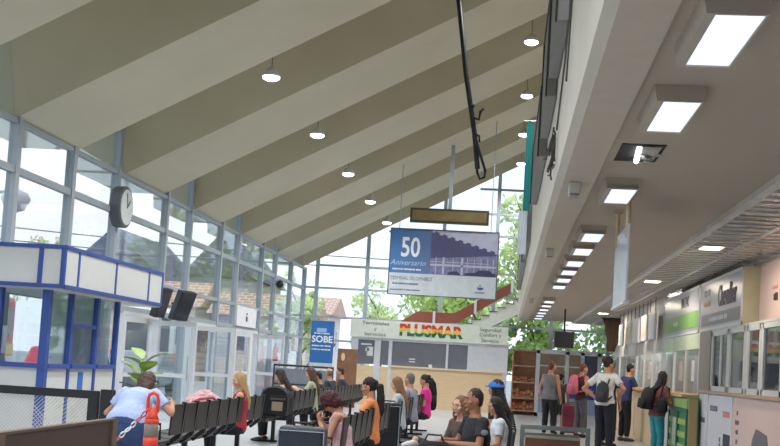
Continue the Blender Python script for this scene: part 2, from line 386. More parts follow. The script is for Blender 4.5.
# loose wires on the fascia
t = thing('loose_wires', 'tangle of loose dark wires hanging down the cream mezzanine fascia', 'wires', (0, 0, 0)); WI = mat('dark_wire', S(70, 66, 62), .6)
bm = NB(); tube(bm, [(.335, 8.4, 4.0), (.338, 8.7, 3.8), (.335, 9.2, 3.6), (.335, 9.7, 3.45)], .008, 6); obj('long_wire', bm, WI, t)
bm = NB(); random.seed(5)
for k in range(9):
    p = Vector((.325, 9.9+random.uniform(-.2, .2), 3.42)); pts = [p]
    for j in range(5): p = p+Vector((random.uniform(-.025, .006), random.uniform(-.16, .16), random.uniform(-.14, .03))); pts.append(p.copy())
    tube(bm, pts, .009, 5)
obj('tangle', bm, WI, t)
bm = NB(); tube(bm, [(.335, 7.8, 4.2), (.338, 8.1, 3.9), (.335, 8.25, 3.5)], .007, 6); obj('short_wire', bm, WI, t)
# flag on the parapet
t = thing('hanging_flag', 'long teal and white flag hung vertically on the mezzanine parapet', 'flag', (.14, 19.8, 3.35))
def strip(x0, x1, zt, zb):
    bm = NB(); N = 10; R = [[bm.verts.new((x0+(x1-x0)*i/N+.0, .04*math.sin(i*1.9+z*.6), zt+(zb-zt)*z/12)) for i in range(N+1)] for z in range(13)]
    for a, b in zip(R, R[1:]):
        for i in range(N): bm.faces.new((a[i], a[i+1], b[i+1], b[i]))
    return bm
TEAL = mat('flag_teal', S(30, 128, 128), .8)
obj('teal_band', strip(.03, .15, 2.35, .8), TEAL, t, True)
obj('white_band', strip(-.03, .12, .8, .05), mat('flag_white', S(205, 215, 225), .8), t, True)
bm = NB(); tube(bm, [(-.02, 0, 2.37), (.2, 0, 2.37)], .015); obj('flag_rod', bm, ALU, t)
# ------------------------------------------------------------------ hanging acrylic sign
t = thing('hanging_sign_panel', 'frosted clear sign panel hung edge-on from the taupe ceiling by two posts', 'sign', (1.08, 11.35, 2.10))
FR = glass('frosted_acrylic', (.9, .93, .96), .1, .9); 
AC = mat('frosted_sheet', S(206, 212, 218), .25)
obj('panel', (lambda b: (box(b, -.008, .008, -.62, .62, .0, .72), b)[1])(NB()), AC, t)
bx('bottom_rail', WHITE, t, -.025, .025, -.62, .62, -.025, 0)
POST = mat('cream_post', S(190, 168, 128), .5)
for y in (-.5, .5):
    bm = NB(); tube(bm, [(0, y, .6), (0, y, .97)], .022); box(bm, -.04, .04, y-.04, y+.04, .95, .98); obj('post', bm, POST, t)

# light of the pendant and soffit fittings, plus added fill without fittings
def lamp(kind, loc, e, col, **k):
    l = bpy.data.lights.new('lamp', kind); l.energy = e; l.color = col
    for a, b in k.items(): setattr(l, a, b)
    o = bpy.data.objects.new('lamp', l); C.objects.link(o); o.location = loc; return o
for k in range(-4, 5): lamp('SPOT', (-4.02, 18.15+4.66*k, 5.83), 300, (.95, .97, 1.), shadow_soft_size=.1, spot_size=2.5, spot_blend=.6)  # spots nearer than the modelled left pendants are added to brighten the hall
for k in range(-5, 4): lamp('SPOT', (.2, 23.25+4.66*k, 8.0), 300, (.95, .97, 1.), shadow_soft_size=.1, spot_size=2.5, spot_blend=.6)  # right row likewise: the nearer spots are added and have no fitting
for x, y in ((2.43, 14.25), (2.4, 19.6), (2.45, 25.2), (2.5, 30.5)): lamp('AREA', (x, y, 3.0), 14, (1, .86, .66), shape='RECTANGLE', size=.22, size_y=.34)
for y in (12.5, 15.5, 18, 21, 24, 27, 31): lamp('POINT', (4.0, y, 2.6), 30, (1, .97, .92), shadow_soft_size=.15)  # unseen fill lights added to brighten the office interiors
FRAMEK = mat('rail_black', S(34, 36, 42), .4)
# ------------------------------------------------------------------ hanging fifty-years billboard
NAVY = mat('sign_navy', S(46, 62, 120), .5); BLUE2 = mat('sign_blue', S(62, 108, 168), .5, scale=1.5, var=.15); PALE = mat('sign_pale', S(196, 204, 208), .5)
def gradm(name, c0, c1, axis=0, lo=-1., hi=1.):
    m = bpy.data.materials.new(name); m.use_nodes = True; nt = m.node_tree; b = nt.nodes['Principled BSDF']; b.inputs['Roughness'].default_value = .5
    tc = nt.nodes.new('ShaderNodeTexCoord'); sp = nt.nodes.new('ShaderNodeSeparateXYZ'); mr = nt.nodes.new('ShaderNodeMapRange'); rp = nt.nodes.new('ShaderNodeValToRGB')
    mr.inputs['From Min'].default_value = lo; mr.inputs['From Max'].default_value = hi
    rp.color_ramp.elements[0].color = (*c0, 1); rp.color_ramp.elements[1].color = (*c1, 1)
    nt.links.new(tc.outputs['Object'], sp.inputs[0]); nt.links.new(sp.outputs[axis], mr.inputs['Value']); nt.links.new(mr.outputs[0], rp.inputs['Fac']); nt.links.new(rp.outputs['Color'], b.inputs['Base Color'])
    return m
t = thing('billboard', 'large blue and white hanging sign with a big 50 and a terminal building picture', 'sign', (-1.73, 30, 4.08))
bx('board', gradm('board_blue', S(52, 112, 172), S(104, 106, 140), 0, -1.4, .3), t, -1.41, 1.41, -.03, .03, -.30, .86)
bx('lower_band', PALE, t, -1.41, 1.41, -.034, .03, -.86, -.30)
bm = NB()
for q in ((-1.43, -1.40, -.87, .88), (1.40, 1.43, -.87, .88)): box(bm, q[0], q[1], -.045, .04, q[2], q[3])
box(bm, -1.43, 1.43, -.045, .04, .86, .885); box(bm, -1.43, 1.43, -.045, .04, -.88, -.86); obj('frame', bm, mat('sign_frame', S(80, 84, 96), .5), t)
TW = mat('lettering_white', S(235, 240, 244), .5); TG = mat('lettering_grey', S(96, 112, 132), .5)
words('numeral_lettering', '50', .72, TW, t, (-.88, -.036, .36), FRONT, bold=.012, sx=.72)
words('script_lettering', 'Aniversario', .2, mat('lettering_lightblue', S(168, 196, 224), .5), t, (-.93, -.036, -.03), FRONT, shear=.35)
strokes('date_lettering', (4, 1, 2, 9, 4), .065, TW, t, (-.93, -.036, -.2), FRONT)
words('title_lettering', 'TERMINAL DE OMNIBUS', .135, TG, t, (-1.36, -.038, -.44), FRONT, 'LEFT', sx=.75)
strokes('small_lettering', (2, 2, 6, 2, 9), .075, TG, t, (-1.3, -.038, -.58), FRONT, 'LEFT', sx=.75)
strokes('footer_lettering', (13, 1, 5, 8), .06, TG, t, (-1.36, -.038, -.74), FRONT, 'LEFT', sx=.9)
# printed picture of the building with its jutting saw-edged canopy
bm = NB(); prism(bm, [(-.32, -.30), (1.40, -.30), (1.40, .86), (-.32, .86)], 'y', -.033, -.031); obj('picture_sky', bm, mat('picture_sky', S(178, 180, 200), .5, scale=2, var=.12), t)
bm = NB()
top = [(-.34, .80)]
for k in range(8): x = -.3+k*.21; z = .80-k*.062; top += [(x+.04, z+.0), (x+.07, z+.035), (x+.16, z+.0), (x+.17, z-.06)]
prism(bm, top+[(1.39, .30), (1.39, .26), (.6, .2), (-.34, .12)], 'y', -.036, -.034); obj('picture_canopy', bm, mat('picture_plum', S(78, 76, 112), .5), t)
bm = NB()
prism(bm, [(-.34, -.30), (1.39, -.30), (1.39, .26), (.6, .2), (-.34, .14)], 'y', -.0355, -.0337); obj('picture_facade', bm, mat('picture_facade', S(120, 120, 156), .5, scale=9, var=.3), t)
bm = NB()
for x in (-.2, -.02, .25, .47, .62, .8, .98, 1.15, 1.3): box(bm, x, x+(.05 if x in (-.02, .47) else .018), -.038, -.036, -.28, .16)
box(bm, -.34, 1.39, -.038, -.036, -.07, -.02); box(bm, -.34, 1.2, -.038, -.036, .03, .045); obj('picture_columns', bm, mat('picture_pale', S(188, 186, 208), .5), t)
bm = NB(); prism(bm, [(.55, -.29), (.6, -.22), (.85, -.2), (.95, -.13), (1.2, -.13), (1.3, -.2), (1.38, -.22), (1.38, -.29)], 'y', -.040, -.038); prism(bm, [(.12, -.29), (.14, -.23), (.25, -.19), (.4, -.2), (.46, -.29)], 'y', -.04, -.038); obj('picture_cars', bm, mat('picture_dark', S(58, 58, 88), .5), t)
bm = NB(); prism(bm, [(1.0+.09*math.cos(a), -.58+.07*math.sin(a)) for a in [PI+PI*k/10 for k in range(11)]], 'y', -.038, -.034); prism(bm, [(.95, -.55), (1.0, -.50), (1.02, -.55)], 'y', -.038, -.034); obj('emblem', bm, mat('emblem_blue', S(58, 86, 140), .5), t)
strokes('emblem_lettering', (9,), .06, TG, t, (1.0, -.038, -.72), FRONT)
for x in (-1.2, 1.2): bm = NB(); tube(bm, [(x, 0, .87), (x, 0, 3.2+.528*x)], .012, 6); obj('hanger', bm, ALU, t)
# dark sign box above it
t = thing('dark_sign_box', 'long dark brown sign box hung above the big 50 sign', 'sign', (-1.63, 29.9, 5.31))
bx('casing', mat('dark_brown_casing', S(62, 52, 38), .5), t, -1.03, 1.03, -.08, .08, -.19, .19)
bx('face', mat('olive_brown_face', S(112, 96, 58), .5, scale=3, var=.15), t, -.97, .97, -.085, -.08, -.13, .13)
bm = NB(); box(bm, -.05, .05, -.03, .03, .19, 1.9); obj('hanger', bm, ALU, t)
# blue banner on its stand
t = thing('roll_up_banner', 'blue roll up banner with big white capital letters behind the left row of benches', 'banner', (-5.44, 34, 0))
bx('sheet', mat('banner_blue', S(38, 100, 168), .6, scale=2), t, -.35, .35, -.01, .01, 1.28, 2.53)
bx('footer_strip', PALE, t, -.35, .35, -.012, .01, 1.09, 1.28)
words('headline_lettering', 'SOBE', .27, TW, t, (0, -.014, 1.98), FRONT, bold=.006)
for z, s in ((2.16, (2, 3, 1, 6)), (1.79, (7, 3, 6)), (1.68, (1, 3, 2, 9))): strokes('line_lettering', s, .065, TW, t, (0, -.014, z), FRONT)
bm = NB(); box(bm, -.18, .12, -.014, -.01, 2.2, 2.32); obj('printed_bus', bm, mat('banner_paleblue', S(150, 185, 222), .6), t)
bm = NB(); box(bm, -.36, .36, -.06, .06, 0, .06); tube(bm, [(0, .03, .05), (0, .03, 2.53)], .015); box(bm, -.36, .36, -.02, .02, 2.53, 2.55); box(bm, -.3, -.27, 0, .02, .05, 1.1); box(bm, .27, .3, 0, .02, .05, 1.1); obj('stand', bm, ALU, t)

# ------------------------------------------------------------------ clock on the glass wall
t = thing('wall_clock', 'round double-faced clock in a grey drum on the left glazed wall', 'clock', (-6.98, 19.62, 3.86))
bm = NB(); tube(bm, [(.0, -.0, 0), (.20, -.0, 0)], .37, 32); obj('drum', bm, mat('clock_drum', S(88, 92, 96), .5, .3), t, bevel=.02)
bm = NB(); tube(bm, [(.20, 0, 0), (.21, 0, 0)], .315, 32); obj('dial', bm, mat('clock_dial', S(205, 212, 208), .4), t)
bm = NB(); obox(bm, (.218, .06, .06), (1, 0, 0), (0, .7, .7), (0, -.7, .7), .006, .2, .025); obox(bm, (.218, -.02, .12), (1, 0, 0), (0, -.2, .97), (0, -.97, -.2), .006, .27, .018)
obj('hand', bm, BLACK, t)
# televisions on brackets on the left wall
def screen(name, label, loc, w_, h_, tilt, rz, drop):
    t = thing(name, label, 'television', loc, rz)
    M = Matrix.Rotation(tilt, 4, 'X')
    bm = NB(); box(bm, -w_/2, w_/2, -.05, .08, -h_/2, h_/2); box(bm, -w_/4, w_/4, .08, .16, -h_/4, h_/4); bm.transform(M); obj('casing', bm, mat('tv_casing', S(44, 44, 48), .4), t, bevel=.01)
    bm = NB(); box(bm, -w_/2+.03, w_/2-.03, -.056, -.05, -h_/2+.04, h_/2-.03); bm.transform(M); obj('screen', bm, mat('tv_screen', S(52, 54, 60), .15), t)
    bm = NB(); tube(bm, [(0, .12, 0), (0, .3, .05)] if not drop else [(0, .1, .1), (0, .1, drop)], .025); obj('bracket', bm, BLACK, t)
    return t
screen('television', 'black screen tilted down on a bracket above the glass doors, nearer the doors', (-6.3, 21.95, 2.27), .44, .6, .38, math.radians(64), 0)
screen('television', 'smaller dark screen just behind the tilted black screen over the doors', (-6.5, 21.2, 2.28), .32, .58, .3, math.radians(70), 0)
screen('television', 'dark screen on a ceiling pole beyond the standing queue', (1.5, 30, 2.27), .5, .42, .0, 0, .8)
# white panel over third door, extinguisher, camera, small box
t = thing('notice_board', 'white panel with a small black symbol above the glass doors', 'sign', (-6.9, 30.2, 2.39))
bx('panel', mat('white_board', S(226, 224, 226), .6), t, -.03, .0, -1.15, 1.15, -.26, .26)
bm = NB(); box(bm, 0, .006, -.12, .06, -.12, .02); box(bm, 0, .006, -.09, .03, .05, .11); obj('symbol', bm, BLACK, t)
t = thing('fire_extinguisher', 'red fire extinguisher hung on the glazed left wall', 'fire extinguisher', (-6.8, 33.85, 1.25))
bm = NB(); lathe(bm, [(.06, 0), (.085, .02), (.085, .38), (.06, .45), (.03, .48)], n=14); obj('cylinder', bm, mat('extinguisher_red', S(190, 34, 40), .4), t, True)
bm = NB(); box(bm, -.02, .02, -.08, .06, .48, .54); tube(bm, [(0, .05, .5), (0, .12, .42), (0, .11, .2)], .012); obj('valve', bm, BLACK, t)
bx('label_band', WHITE, t, .06, .088, -.05, .05, .15, .28)
t = thing('security_camera', 'small dark security camera on the left wall by the far corner', 'camera', (-6.8, 33.8, 3.55))
bm = NB(); ell(bm, (0, 0, 0), (.12, .12, .12)); obj('dome', bm, BLACK, t, True); bx('bracket', ALU, t, -.16, -.05, -.03, .03, .06, .12)
t = thing('wall_box', 'small white metal box on the far left corner mullion', 'box', (-6.85, 37.2, 1.6))
bx('casing', WHITE, t, -.06, .06, -.28, .28, 0, .45, bevel=.01); bx('latch', ALU, t, .06, .07, -.03, .03, .2, .25)

# ------------------------------------------------------------------ blue and white kiosk
KB = mat('kiosk_blue', S(48, 74, 146), .5); KW = mat('kiosk_white', S(206, 208, 204), .6, var=.02)
t = thing('ticket_kiosk', 'white and royal blue framed glazed kiosk by the left wall', 'kiosk', (-5.75, 13.95, 0))
xl = -1.2
yp = [0, .80, 1.77, 2.62]
for i, y in enumerate(yp): r_ = .05 if i == 0 else .036; bx('post', KB, t, -r_, r_, y-r_, y+r_, 0, 2.1)
for x in (-.62, -1.2): bx('post', KB, t, x-.04, x+.04, -.05, .05, 0, 2.1)
for a, b in zip(yp, yp[1:]):
    bx('lower_panel', KW, t, -.02, .02, a+.05, b-.05, .06, 1.07); bx('sill', KB, t, -.06, .06, a+.05, b-.05, 1.07, 1.13); bx('pane', GL, t, -.006, .006, a+.05, b-.05, 1.13, 2.06)
bx('cross_rail', KB, t, -.03, .03, yp[1]+.05, yp[2]-.05, 1.62, 1.67)
for a, b in ((-1.2, -.62), (-.62, 0)):
    bx('lower_panel', KW, t, a+.04, b-.04, -.02, .02, .06, 1.07); bx('sill', KB, t, a+.04, b-.04, -.06, .06, 1.07, 1.13); bx('pane', GL, t, a+.04, b-.04, -.006, .006, 1.13, 2.06)
bx('base_plinth', KB, t, -1.22, .04, -.03, .03, 0, .06); bx('base_plinth', KB, t, -.03, .03, 0, 2.62, 0, .06)
# overhanging fascia band
y0, y1, x1 = -.16, 3.95, .25
bm = NB()
for z0, z1 in ((2.08, 2.13), (2.57, 2.62)):
    box(bm, x1-.03, x1+.015, y0, y1, z0, z1); box(bm, xl, x1+.015, y0-.015, y0+.03, z0, z1)
for y in (y0, y0+.47, y0+1.9, y0+3.4, y1-.02): box(bm, x1-.03, x1+.012, y-.025, y+.025, 2.08, 2.62)
for x in (-.25-.62, -.06-.0, x1-.02): box(bm, x-.03, x+.03, y0-.013, y0+.03, 2.08, 2.62)
obj('fascia_frame', bm, KB, t)
bx('fascia_panel', KW, t, x1-.02, x1, y0, y1, 2.1, 2.6); bx('fascia_panel', KW, t, xl, x1, y0, y0+.02, 2.1, 2.6)
bx('roof_deck', KW, t, xl, x1-.02, y0+.02, y1, 2.06, 2.1)
bx('blue_notice', mat('notice_blue', S(38, 104, 190), .5), t, .02, .028, 1.18, 1.36, .72, 1.02)
bx('counter', mat('kiosk_counter', S(120, 120, 120), .5), t, -.5, -.03, .1, 2.55, 1.0, 1.04)
bx('rear_door_frame', ALUW, t, -1.0, -.2, 2.58, 2.62, 0, 2.06)
bm = NB(); box(bm, -.95, -.25, 2.57, 2.58, 1.1, 1.95); obj('rear_pane', bm, GL, t)
t = thing('notice_sheet', 'white paper notice standing inside the kiosk window', 'paper', (-6.45, 14.1, 1.13)); bx('sheet', WHITE, t, -.14, .14, -.005, .005, .1, .45); bx('print', PALE, t, -.1, .1, -.008, -.005, .16, .4)

# ------------------------------------------------------------------ PLUSMAR booth at the far end
BW_ = mat('booth_white', S(208, 210, 214), .55); WOODP = mat('pale_ply_panel', S(226, 196, 152), .55, var=.05, scale=3, stretch=(1, 1, 6)); GREYG = mat('grey_booth_window', S(108, 110, 118), .25)
t = thing('ticket_booth', 'white ticket booth with red, yellow and green letters, pale wood front and grey windows', 'booth', (-2.5, 37.5, 0))
X0, X1 = -2.52, 2.6
bx('sign_board', mat('sign_board_cream', S(216, 222, 206), .5), t, X0-.05, X1-.03, -.12, .0, 2.2, 2.78)
bm = NB()
for a, b in ((X0+.02, X0+.22), (-1.75, -1.55), (-1.28, -1.17), (.6, .67), (1.3, 1.4), (X1-.14, X1)): box(bm, a, b, -.04, .04, 0 if a < -1 or a > 2 else 1.25, 2.2)
box(bm, X0, X1, -.05, .05, 2.12, 2.2); obj('post', bm, BW_, t)
bx('front_panel', WOODP, t, -1.17, X1-.1, -.03, .03, 0, 1.28); bx('front_panel', WOODP, t, X0+.22, -1.28, -.01, .03, 0, 1.28)
bx('counter_edge', mat('counter_edge_pale', S(222, 206, 172), .5), t, -1.2, X1-.1, -.1, .1, 1.28, 1.33)
bx('window_panel', GREYG, t, X0+.22, .6, .0, .02, 1.33, 2.12); bx('window_panel', GREYG, t, .67, 1.3, .0, .02, 1.33, 2.12)
bx('blank_panel', BW_, t, 1.4, X1-.14, -.02, .03, 1.33, 2.12)
for x, z, a, b in ((-2.2, 1.95, .35, .05), (-2.0, 1.6, .2, .3), (-.6, 1.55, .2, .04), (-.6, 1.47, .2, .03), (.05, 1.3, .11, .13), (-2.05, 1.75, .12, .1)): bx('paper_notice', WHITE, t, x, x+a, -.006, 0, z, z+b)
bx('side_wall', BW_, t, X0, X0+.06, 0, .6, 0, 2.2); bx('side_wall', BW_, t, X1-.06, X1, 0, .6, 0, 2.2); bx('booth_roof', BW_, t, X0, X1, -.0, .6, 2.2, 2.3)
LR, LY, LGn = mat('letter_red', S(206, 48, 40), .5), mat('letter_yellow', S(236, 186, 48), .5), mat('letter_green', S(24, 104, 64), .5)
# lettering striped red, yellow, green (one mesh cut in three bands)
o = words('brand_lettering', 'PLUSMAR', .44, LR, t, (.06, -.125, 2.49), FRONT, bold=.022, sx=1.0, ext=.004)
me = o.data; me.materials.append(LY); me.materials.append(LGn)
bm = NB(); bm.from_mesh(me)
zs = [v.co.y for v in bm.verts]; lo, hi = min(zs), max(zs); wdt = max(v.co.x for v in bm.verts)-min(v.co.x for v in bm.verts)
for fr in (.34, .64): bmesh.ops.bisect_plane(bm, geom=bm.verts[:]+bm.edges[:]+bm.faces[:], plane_co=(0, lo+(hi-lo)*fr, 0), plane_no=(0, 1, 0))
for fc in bm.faces:
    q = (fc.calc_center_median().y-lo)/(hi-lo); fc.material_index = 2 if q < .34 else (1 if q < .64 else 0)
for v in bm.verts: v.co.x *= 2.08/wdt; v.co.y *= .41/(hi-lo)
bm.to_mesh(me); bm.free()
LT = mat('letter_darkgreen', S(52, 82, 68), .5)
for z, s in ((2.67, 'Terminales'), (2.49, 'y'), (2.31, 'Servicios')): words('left_lettering', s, .16, LT, t, (-1.75, -.124, z), FRONT, sx=1.25)
for z, s in ((2.66, 'Seguridad'), (2.49, 'Confort y'), (2.31, 'Servicio')): words('right_lettering', s, .17, LT, t, (2.0, -.124, z), FRONT, sx=1.05)
# stairs to the mezzanine with their red-brown balustrade
t = thing('staircase', 'cream stair flight with stepped edge and red-brown balustrade rising to the mezzanine', 'staircase', (0, 38.2, 0))
bm = NB(); poly = [(-1.4, 2.3)]; x, z = -1.4, 2.72
for k in range(8): poly += [(x, z+.145), (x+.27, z+.145)]; x += .27; z += .145
poly += [(x, z-.45), (x-.3, z-.55)]
prism(bm, poly, 'y', -.03, .5); obj('stepped_flight', bm, mat('stair_cream', S(206, 208, 196), .7), t)
bm = NB(); x, z = -1.4, 2.72
for k in range(8): box(bm, x-.01, x+.28, -.05, .5, z+.135, z+.165); x += .27; z += .145
obj('tread_edge', bm, mat('tread_dark', S(72, 82, 74), .6), t)
RB = mat('redbrown_panel', S(128, 66, 50), .5)
bm = NB(); prism(bm, [(-3.6, 2.75), (-2.95, 3.17), (-1.75, 3.17), (.1, 4.29), (.1, 3.95), (-1.65, 2.85)], 'y', -.12, -.06); obj('balustrade', bm, RB, t)
for x, z in ((-1.05, 3.2), (.12, 3.95), (-2.4, 2.75)): bx('balustrade_post', ALUW, t, x-.04, x+.04, -.16, -.1, z, z+.45)

# ------------------------------------------------------------------ shelves and cabinet behind the queue
RW = mat('redbrown_wood', S(168, 108, 78), .5, var=.2, scale=3, stretch=(1, 1, 8)); RWD = mat('shelf_back', S(172, 122, 92), .7, var=.15)
t = thing('shelf_rack', 'red-brown wooden shelf rack between the white booth and the blue cabinet', 'shelf', (.66, 37.2, 0))
for x in (-.4, .36): bx('side_panel', RW, t, x, x+.04, 0, .4, 0, 2.08)
bx('back_panel', RWD, t, -.4, .4, .37, .4, 0, 2.08)
for z in (.12, .52, 1.02, 1.55, 2.04): bx('shelf', mat('shelf_edge', S(168, 140, 118), .5), t, -.36, .36, 0, .37, z, z+.04)
random.seed(9)
PK = [mat('packet_%s' % n, S(*c), .6) for n, c in (('rust', (150, 74, 52)), ('tan', (176, 130, 92)), ('brown', (110, 66, 48)), ('orange', (190, 104, 62)))]
PN = ['rust', 'tan', 'brown', 'orange']
k = 0
for zi, z in enumerate((.16, .56, 1.06)):
    for i in range(6):
        mi = random.randrange(4); x = -.31+i*.115; h = random.uniform(.18, .3)*(.6 if zi == 2 else 1)
        o = thing('packet', '%s packet, %s from the left on the %s shelf of the wooden rack' % (PN[mi], ['first', 'second', 'third', 'fourth', 'fifth', 'last'][i], ['bottom', 'second lowest', 'third lowest'][zi]), 'packet', (.66+x, 37.35, z), 0, 'packets on the wooden rack')
        bx('pack', PK[mi], o, -.05, .05, -.06, .06, 0, h, bevel=.01); bx('label_band', PK[(mi+1) % 4], o, -.045, .045, -.062, -.06, h*.3, h*.6)
t = thing('display_cabinet', 'white framed cabinet with brown windows above blue panels behind the queue', 'cabinet', (2.05, 37.1, 0))
bm = NB()
for x in (-.98, -.06, .42, .95): box(bm, x-.06, x+.06, -.05, .05, 0, 2.1)
box(bm, -1.04, 1.0, -.05, .05, 2.0, 2.1); box(bm, -1.04, 1.0, -.05, .05, 0, .12); obj('frame', bm, BW_, t)
BWN = mat('brown_window', S(140, 116, 96), .3, var=.2, scale=2)
bx('window_panel', BWN, t, -.92, -.12, -.02, .02, 1.25, 2.0); bx('window_panel', BWN, t, 0, .36, -.02, .02, 1.25, 2.0); bx('window_panel', mat('dark_window', S(70, 74, 92), .3), t, .48, .89, -.02, .02, 1.25, 2.0)
bx('blue_panel', mat('cabinet_blue', S(42, 66, 150), .5), t, -.92, .89, -.03, .02, .62, 1.25); bx('lower_panel', mat('cabinet_paleblue', S(150, 172, 204), .5), t, -.92, .89, -.02, .02, .12, .62)
bx('rail', BW_, t, -.92, .36, -.04, -.02, 1.6, 1.64)
bm = NB(); prism(bm, [(.1-.25, 1.5), (.16-.25, 1.95), (.22-.25, 1.95), (.2-.25, 1.5)], 'y', -.06, -.055); obj('hanging_cloth', bm, WHITE, t)
bx('cabinet_roof', BW_, t, -1.04, 1.0, -.05, .9, 2.1, 2.14); bx('side_wall', BW_, t, -1.04, -.98, .05, .9, 0, 2.1)
t = thing('brown_curtain', 'dark brown gathered curtain hanging under the soffit beyond the counters', 'curtain', (2.9, 32, 2.0))
bm = NB(); loft(bm, [((.02*math.sin(k), 0, .98-.075*k), (1, 0, 0), (0, 1, 0), [.30, .28, .25, .22, .2, .19, .18, .17, .16, .15, .14, .12, .1][k], .09) for k in range(13)], 20)
obj('cloth', bm, mat('dark_brown_cloth', S(66, 46, 34), .9, var=.35, scale=1, stretch=(14, 1, .6)), t, True); bm = NB(); tube(bm, [(-.32, 0, .985), (.32, 0, .985)], .02); obj('rod', bm, BLACK, t)

# brown display board beside the banner, black guard rail and a brown sloping panel in the far left corner
t = thing('display_board', 'brown display board with a pale oval picture at the right of the blue banner', 'board', (-4.72, 34.3, 0))
bx('panel', mat('display_brown', S(128, 88, 62), .5, var=.15), t, -.27, .33, -.02, .02, .55, 1.75); bx('lower_panel', mat('display_darkbrown', S(104, 62, 48), .5), t, -.27, .33, -.025, .02, .0, .55)
bm = NB(); ell(bm, (-.1, -.025, 1.5), (.06, .01, .12)); obj('oval_picture', bm, mat('display_cream', S(222, 196, 150), .5), t, True)
t = thing('guard_rail', 'black tube guard rail standing behind the far left row of seats', 'rail', (-5.35, 29.6, 0))
bm = NB(); tube(bm, [(-.6, 0, 0), (-.6, 0, 1.18), (.95, 0, 1.18), (.95, 0, 0)], .035, 8); tube(bm, [(-.6, 0, .7), (.95, 0, .7)], .025, 8); tube(bm, [(-.6, 0, .35), (.95, 0, .35)], .025, 8); obj('frame', bm, FRAMEK, t)
bx('panel', mat('rail_panel_slate', S(112, 122, 132), .5), t, -.58, .93, -.01, .01, .4, 1.1)
t = thing('sloping_panel', 'brown board leaning against the glass in the far left corner', 'board', (-6.2, 36.5, 0))
bm = NB(); obox(bm, (0, 0, 1.05), Vector((.6, 0, .8)), (0, 1, 0), Vector((-.8, 0, .6)), 2.3, .08, .3); obj('board', bm, mat('leaning_brown', S(126, 104, 92), .6, var=.1), t); bm = NB(); obox(bm, (-.2, -.05, .9), Vector((.6, 0, .8)), (0, 1, 0), Vector((-.8, 0, .6)), 1.2, .02, .05); obj('edge_strip', bm, ALU, t)
# ------------------------------------------------------------------ ticket offices on the right
OFFW = mat('office_white', S(200, 198, 194), .6, var=.03); TAN = mat('tan_ledge', S(168, 140, 116), .5); POSTW = mat('poster_white', S(204, 204, 212), .5, var=.02); PINK = mat('poster_pink', S(208, 180, 172), .5, var=.02); GREYP = mat('grey_office_post', S(134, 130, 124), .6)
t = thing('ticket_office', 'near ticket office with aluminium sliding windows above poster panels', 'ticket office', (3.1, 15.5, 0))
Y0, Y1 = -4.5, 3.2
bx('lower_wall', OFFW, t, .0, .1, Y0, Y1, 0, 1.24); bx('ledge', TAN, t, -.06, .16, Y0, Y1-.05, 1.24, 1.28); bx('upper_wall', OFFW, t, .24, .3, Y0, Y1-.1, 2.2, 3.04); bx('lintel', OFFW, t, -.02, .3, Y0, Y1-.1, 2.16, 2.19)
bx('corner_post', GREYP, t, -.03, .14, 2.25, 3.2, 1.28, 2.2)
bx('side_wall', mat('office_side_beige', S(176, 166, 146), .6), t, .1, 2.9, Y1-.08, Y1, 0, 3.04); bx('interior_wall', mat('office_interior', S(150, 150, 148), .8), t, 1.4, 1.45, Y0, Y1-.1, 0, 2.98)
ws = [(.95, 2.22), (-.18, .88), (-1.1, -.3), (-2.2, -1.2), (-3.3, -2.3)]
for i, (a, b) in enumerate(ws):
    bm = NB(); box(bm, -.015, .02, a, a+.07, 1.28, 2.16); box(bm, -.015, .02, b-.07, b, 1.28, 2.16); box(bm, -.015, .02, a, b, 1.28, 1.35); box(bm, -.015, .02, a, b, 2.09, 2.16)
    if i == 0: box(bm, -.012, .02, a+(b-a)*.42, a+(b-a)*.42+.07, 1.35, 2.09)
    fr = obj('window_frame', bm, ALUW, t); bx('pane', GLT, fr, .01, .014, a+.07, b-.07, 1.35, 2.09)
for a, b in ((2.22, 2.25), (.88, .95), (-.3, -.18), (-1.2, -1.1), (-2.3, -2.2), (-4.5, -3.3)): bx('mullion', OFFW, t, -.012, .03, a, b, 1.28, 2.16)
for y, z, wd, h, m_ in ((2.0, 1.45, .25, .5, POSTW), (1.75, 1.75, .2, .28, PALE), (.25, 1.8, .4, .25, POSTW), (-.4, 1.5, .2, .35, POSTW), (1.35, 1.4, .12, .5, PINK)): bx('paper_notice', m_, t, .03, .034, y-wd/2, y+wd/2, z, z+h)
for y, z, wd, h in ((.5, 1.3, .5, .4), (1.2, 1.3, .3, .5), (-.4, 1.3, .3, .45)): bx('interior_screen', BLACK, t, .5, .55, y-wd/2, y+wd/2, z, z+h)
# posters on the lower wall (each its own sheet)
def poster(name, label, y0, y1, z0, z1, m, x=3.1):
    p = thing(name, label, 'poster', (x, (y0+y1)/2, z0)); bx('sheet', m, p, -.014, 0, -(y1-y0)/2, (y1-y0)/2, 0, z1-z0); return p
INK = mat('ink_grey', S(92, 88, 96), .6); INKD = mat('ink_dark', S(40, 36, 44), .6); INKR = mat('ink_pink', S(212, 128, 128), .6)
def ln(p, s, size, y, z, m=INK, rot=SIDE_L, sx=1.): (words if isinstance(s, str) else strokes)('lettering', s, size, m, p, (-.017, y, z), rot, 'CENTER', sx=sx)
p = poster('poster', 'narrow white poster at the far end of the near ticket office wall', 17.85, 18.55, .02, 1.22, POSTW)
ln(p, (7,), .09, 0, 1.02, PALE); ln(p, (6,), .13, 0, .8); bm = NB(); prism(bm, [(-.28, .05), (-.1, .3), (.05, .1), (.2, .4), (.3, .05)], 'x', -.018, -.016); obj('printed_pattern', bm, PALE, p)
p = poster('poster', 'white poster with side lettering and black and pink ticket picture', 15.98, 17.78, .02, 1.22, POSTW)
ln(p, 'SOLUTION', .12, .45, 1.0); ln(p, (7,), .14, -.55, .95, INKR, sx=1.0); ln(p, (7,), .15, -.1, .4, INK, (PI/2, -PI/2, -PI/2))
